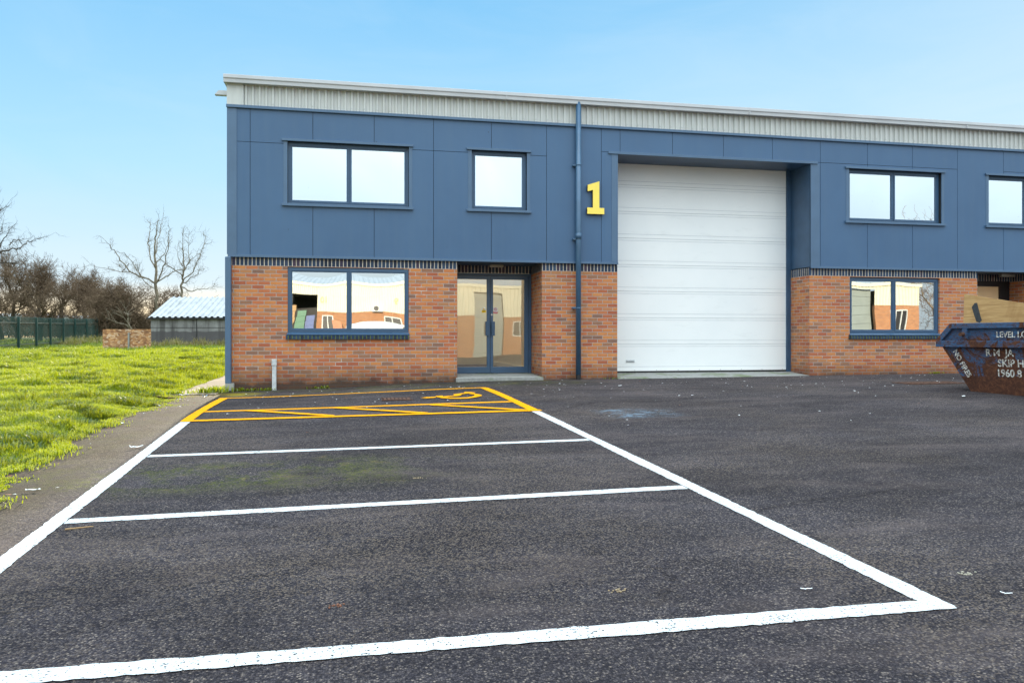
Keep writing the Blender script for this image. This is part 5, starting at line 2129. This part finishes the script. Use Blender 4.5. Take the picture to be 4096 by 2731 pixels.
def opposite(x0, x1, y, zb, ze, zr, doors, wins, label, depth=9):
    r = empty('opposite_unit', ((x0 + x1) / 2, y, 0), label, 'building')
    mb = MB()
    hs = [(d[0], d[1], -.5, d[2]) for d in doors] + wins
    xs_ = sorted({x0, x1} | {h[0] for h in hs} | {h[1] for h in hs})
    zs_ = sorted({-.5, zb} | {h[2] for h in hs if -.5 < h[2] < zb} | {h[3] for h in hs if h[3] < zb})
    for i in range(len(xs_) - 1):
        for j in range(len(zs_) - 1):
            cx, cz = (xs_[i] + xs_[i + 1]) / 2, (zs_[j] + zs_[j + 1]) / 2
            if not any(h[0] < cx < h[1] and h[2] < cz < h[3] for h in hs):
                mb.box(xs_[i], xs_[i + 1], y - .2, y, zs_[j], zs_[j + 1])
    mb.build('brick_wall', MAT['opp_brick'], r)
    mb = MB()
    edges = sorted({x0, x1} | {d[0] for d in doors} | {d[1] for d in doors})
    for i in range(len(edges) - 1):
        cx = (edges[i] + edges[i + 1]) / 2
        top = [d[2] for d in doors if d[0] < cx < d[1]]
        corrug(mb, edges[i], edges[i + 1], max([zb] + top), ze, y)
    mb.build('cladding', MAT['cream'], r)
    mb = MB()
    mb.box(x0 - .1, x1 + .1, y - .1, y + .14, ze, ze + .2)
    mb.build('gutter', MAT['cream'], r)
    mb = MB()
    x = x0 - .1
    while x < x1 + .1:
        mb.face([(x, y, ze + .19), (x, y - depth, zr), (x + .2, y - depth, zr), (x + .2, y, ze + .19)])
        mb.face([(x + .2, y, ze + .19), (x + .2, y - depth, zr), (x + .27, y - depth, zr + .05), (x + .27, y, ze + .24)])
        mb.face([(x + .27, y, ze + .24), (x + .27, y - depth, zr + .05), (x + .34, y - depth, zr), (x + .34, y, ze + .19)])
        x += .34
    mb.face([(x0, y - depth, zr), (x1, y - depth, zr), (x1, y - 2 * depth, ze), (x0, y - 2 * depth, ze)])
    mb.build('roof', MAT['opp_roof'], r)
    mb = MB()
    mb.box(x0, x1, y - 2 * depth - .2, y - 2 * depth, -.5, ze)
    mb.box(x0, x0 + .2, y - 2 * depth, y - .21, -.5, ze)
    mb.box(x1 - .2, x1, y - 2 * depth, y - .21, -.5, ze)
    mb.build('rear_wall', MAT['cream'], r)
    for d in doors:
        mb = MB()
        if d[3] == 'open':
            mb.box(d[0], d[1], y - 4, y - 3.9, -.3, d[2])
            mb.box(d[0] - .02, d[0] - .001, y - 4, y - .21, -.3, d[2])
            mb.box(d[1] + .001, d[1] + .02, y - 4, y - .21, -.3, d[2])
            mb.box(d[0], d[1], y - 4, y - .21, d[2], d[2] + .02)
            mb.build('open_doorway', MAT['dark_room'], r)
        else:
            z = -.3
            while z < d[2]:
                mb.box(d[0], d[1], y - .45, y - .4, z, min(d[2], z + .56))
                z += .575
            mb.build('shutter_door', MAT['grey_door'], r)
    for h in wins:
        mb = MB()
        ring(mb, h[0], h[1], h[2], h[3], .07, y - .12, y - .02)
        mb.box((h[0] + h[1]) / 2 - .03, (h[0] + h[1]) / 2 + .03, y - .12, y - .02, h[2] + .07, h[3] - .07)
        o = mb.build('window', mw, r)
        mb = MB()
        mb.box(h[0] + .07, h[1] - .07, y - .09, y - .08, h[2] + .07, h[3] - .07)
        mb.build('pane', MAT['black'], o)
    return r


ou = opposite(-28, 18, -32, 2.72, 4.55, 6.0, [(-7.2, -2.35, 3.95, 'open'), (3.4, 6.3, 3.7, 'open'), (7.5, 9.4, 4.2, 'shut'), (12.0, 16.0, 3.7, 'shut'), (-16, -12, 3.7, 'shut')], [(-1.99, -1.20, .2, 2.45), (1.72, 2.9, 1.3, 2.45), (10.2, 11.4, 1.3, 2.4)], 'cream clad industrial unit across the yard, seen mirrored in the left ground floor window')
ob = opposite(20, 32.6, -24, 3.15, 4.35, 5.4, [(27.2, 29.7, 4.6 - .4, 'shut')], [(30.9, 31.7, 1.4, 2.9)], 'cream and orange brick unit end across the yard, mirrored in the window behind the skip')


def numeral(s, x_, y_, z_, size, label):
    o = text_mesh('unit_number', s, size, (x_, y_, z_), (-1, 0, 0), (0, 0, 1), MAT['yellow'], None, depth=.03)
    tag(o, label, 'number sign')


numeral('10', -1.50, -31.9, 3.35, .62, 'yellow figure 10 on the cream unit across the yard, mirrored in the left window')
numeral('9', 2.85, -31.9, 3.25, .62, 'single yellow digit 9 on the cream unit across the yard, mirrored in the left window')
mb = MB()
mb.box(.88, 1.60, -31.95, -31.6, 2.70, 3.15)
ac = mb.build('air_conditioner', mw)
tag(ac, 'white air conditioning box on the cream unit across the yard', 'air conditioner')
mb = MB()
mb.tube((1.12, -31.599, 2.92), (1.12, -31.58, 2.92), .17, n=20)
mb.build('fan_grille', MAT['black'], ac)
# white van parked in front of the opposite unit
van = empty('parked_van', (1.9, -28.5, g1(1.9, -28.5)), 'white panel van parked across the yard, mirrored in the left ground floor window', 'van')
vz = g1(1.9, -28.5)
mb = MB()
vp = [(-2.4, .45), (2.5, .45), (2.55, .95), (2.3, 1.12), (1.55, 1.25), (.95, 1.95), (-2.3, 2.0), (-2.4, 1.8)]
mb.prism(vp, lambda u, z_: (u + 1.9, -27.6, vz + z_), lambda u, z_: (u + 1.9, -29.4, vz + z_))
mb.build('body', mw, van, bevel=.08)
mb = MB()
mb.prism([(.72, 1.28), (1.42, 1.28), (.92, 1.83), (.72, 1.83)], lambda u, z_: (u + 1.9, -27.59, vz + z_), lambda u, z_: (u + 1.9, -27.585, vz + z_))
mb.build('side_window', MAT['black'], van)
for x_ in (-1.6, 1.6):
    for y_ in (-27.65, -29.2):
        mb = MB()
        mb.tube((x_ + 1.9, y_, vz + .33), (x_ + 1.9, y_ - .2, vz + .33), .33, n=20)
        wh = mb.build('wheel', MAT['black'], van)
# clutter heap by the open doorway
cmats = [m_plain('crate_green', (.04, .16, .09), .5), m_plain('crate_blue', (.05, .09, .26), .5), m_plain('cardboard', (.40, .25, .12), .8), m_plain('crate_orange', (.42, .15, .06), .5)]
for (dx, dy, n_, mi, lab) in ((-3.35, .8, 8, 0, 'plain green crate in the tall stack left in the open doorway across the yard'), (-2.75, .6, 7, 1, 'plain blue crate in the tall stack beside the green one across the yard'), (-1.0, .7, 6, 3, 'orange crate in the stack against the brick wall across the yard'), (-4.0, 1.0, 9, 2, 'brown carton in the tallest stack across the yard')):
    cx, cy = dx, -32 + dy
    first = None
    for k in range(n_):
        cz = g1(cx, cy) + .35 * k
        if first is None:
            mb = MB()
            t_ = .025
            mb.box(cx - .28, cx + .28, cy - .2, cy + .2, cz, cz + t_)
            for (a_, b_, c_, d_) in ((cx - .28, cx + .28, cy - .2, cy - .2 + t_), (cx - .28, cx + .28, cy + .2 - t_, cy + .2), (cx - .28, cx - .28 + t_, cy - .2 + t_, cy + .2 - t_), (cx + .28 - t_, cx + .28, cy - .2 + t_, cy + .2 - t_)):
                mb.box(a_, b_, c_, d_, cz + t_, cz + .34)
            first = mb.build('crate', cmats[mi])
            tag(first, lab, 'crate', 'crates stacked across the yard')
        else:
            o = first.copy()
            COL.objects.link(o)
            o.location = (rng.normal(0, .015), rng.normal(0, .01), .35 * k)
tree(0, 0, 9.5, 'pale birch beyond the unit end across the yard, mirrored in the right windows', 201, trunk_r=.2, spread=.8, levels=4, first=.25, dens=1., bark='bark_pale', twig='twig', name='birch_tree', group=None, loc=(34.6, -25.5), up=.6)
tree(0, 0, 8.5, 'dark bare tree behind the birch across the yard, mirrored in the right windows', 202, trunk_r=.2, spread=1.0, levels=4, first=.25, dens=1.1, name='bare_tree', group=None, loc=(38.5, -29), up=.4)
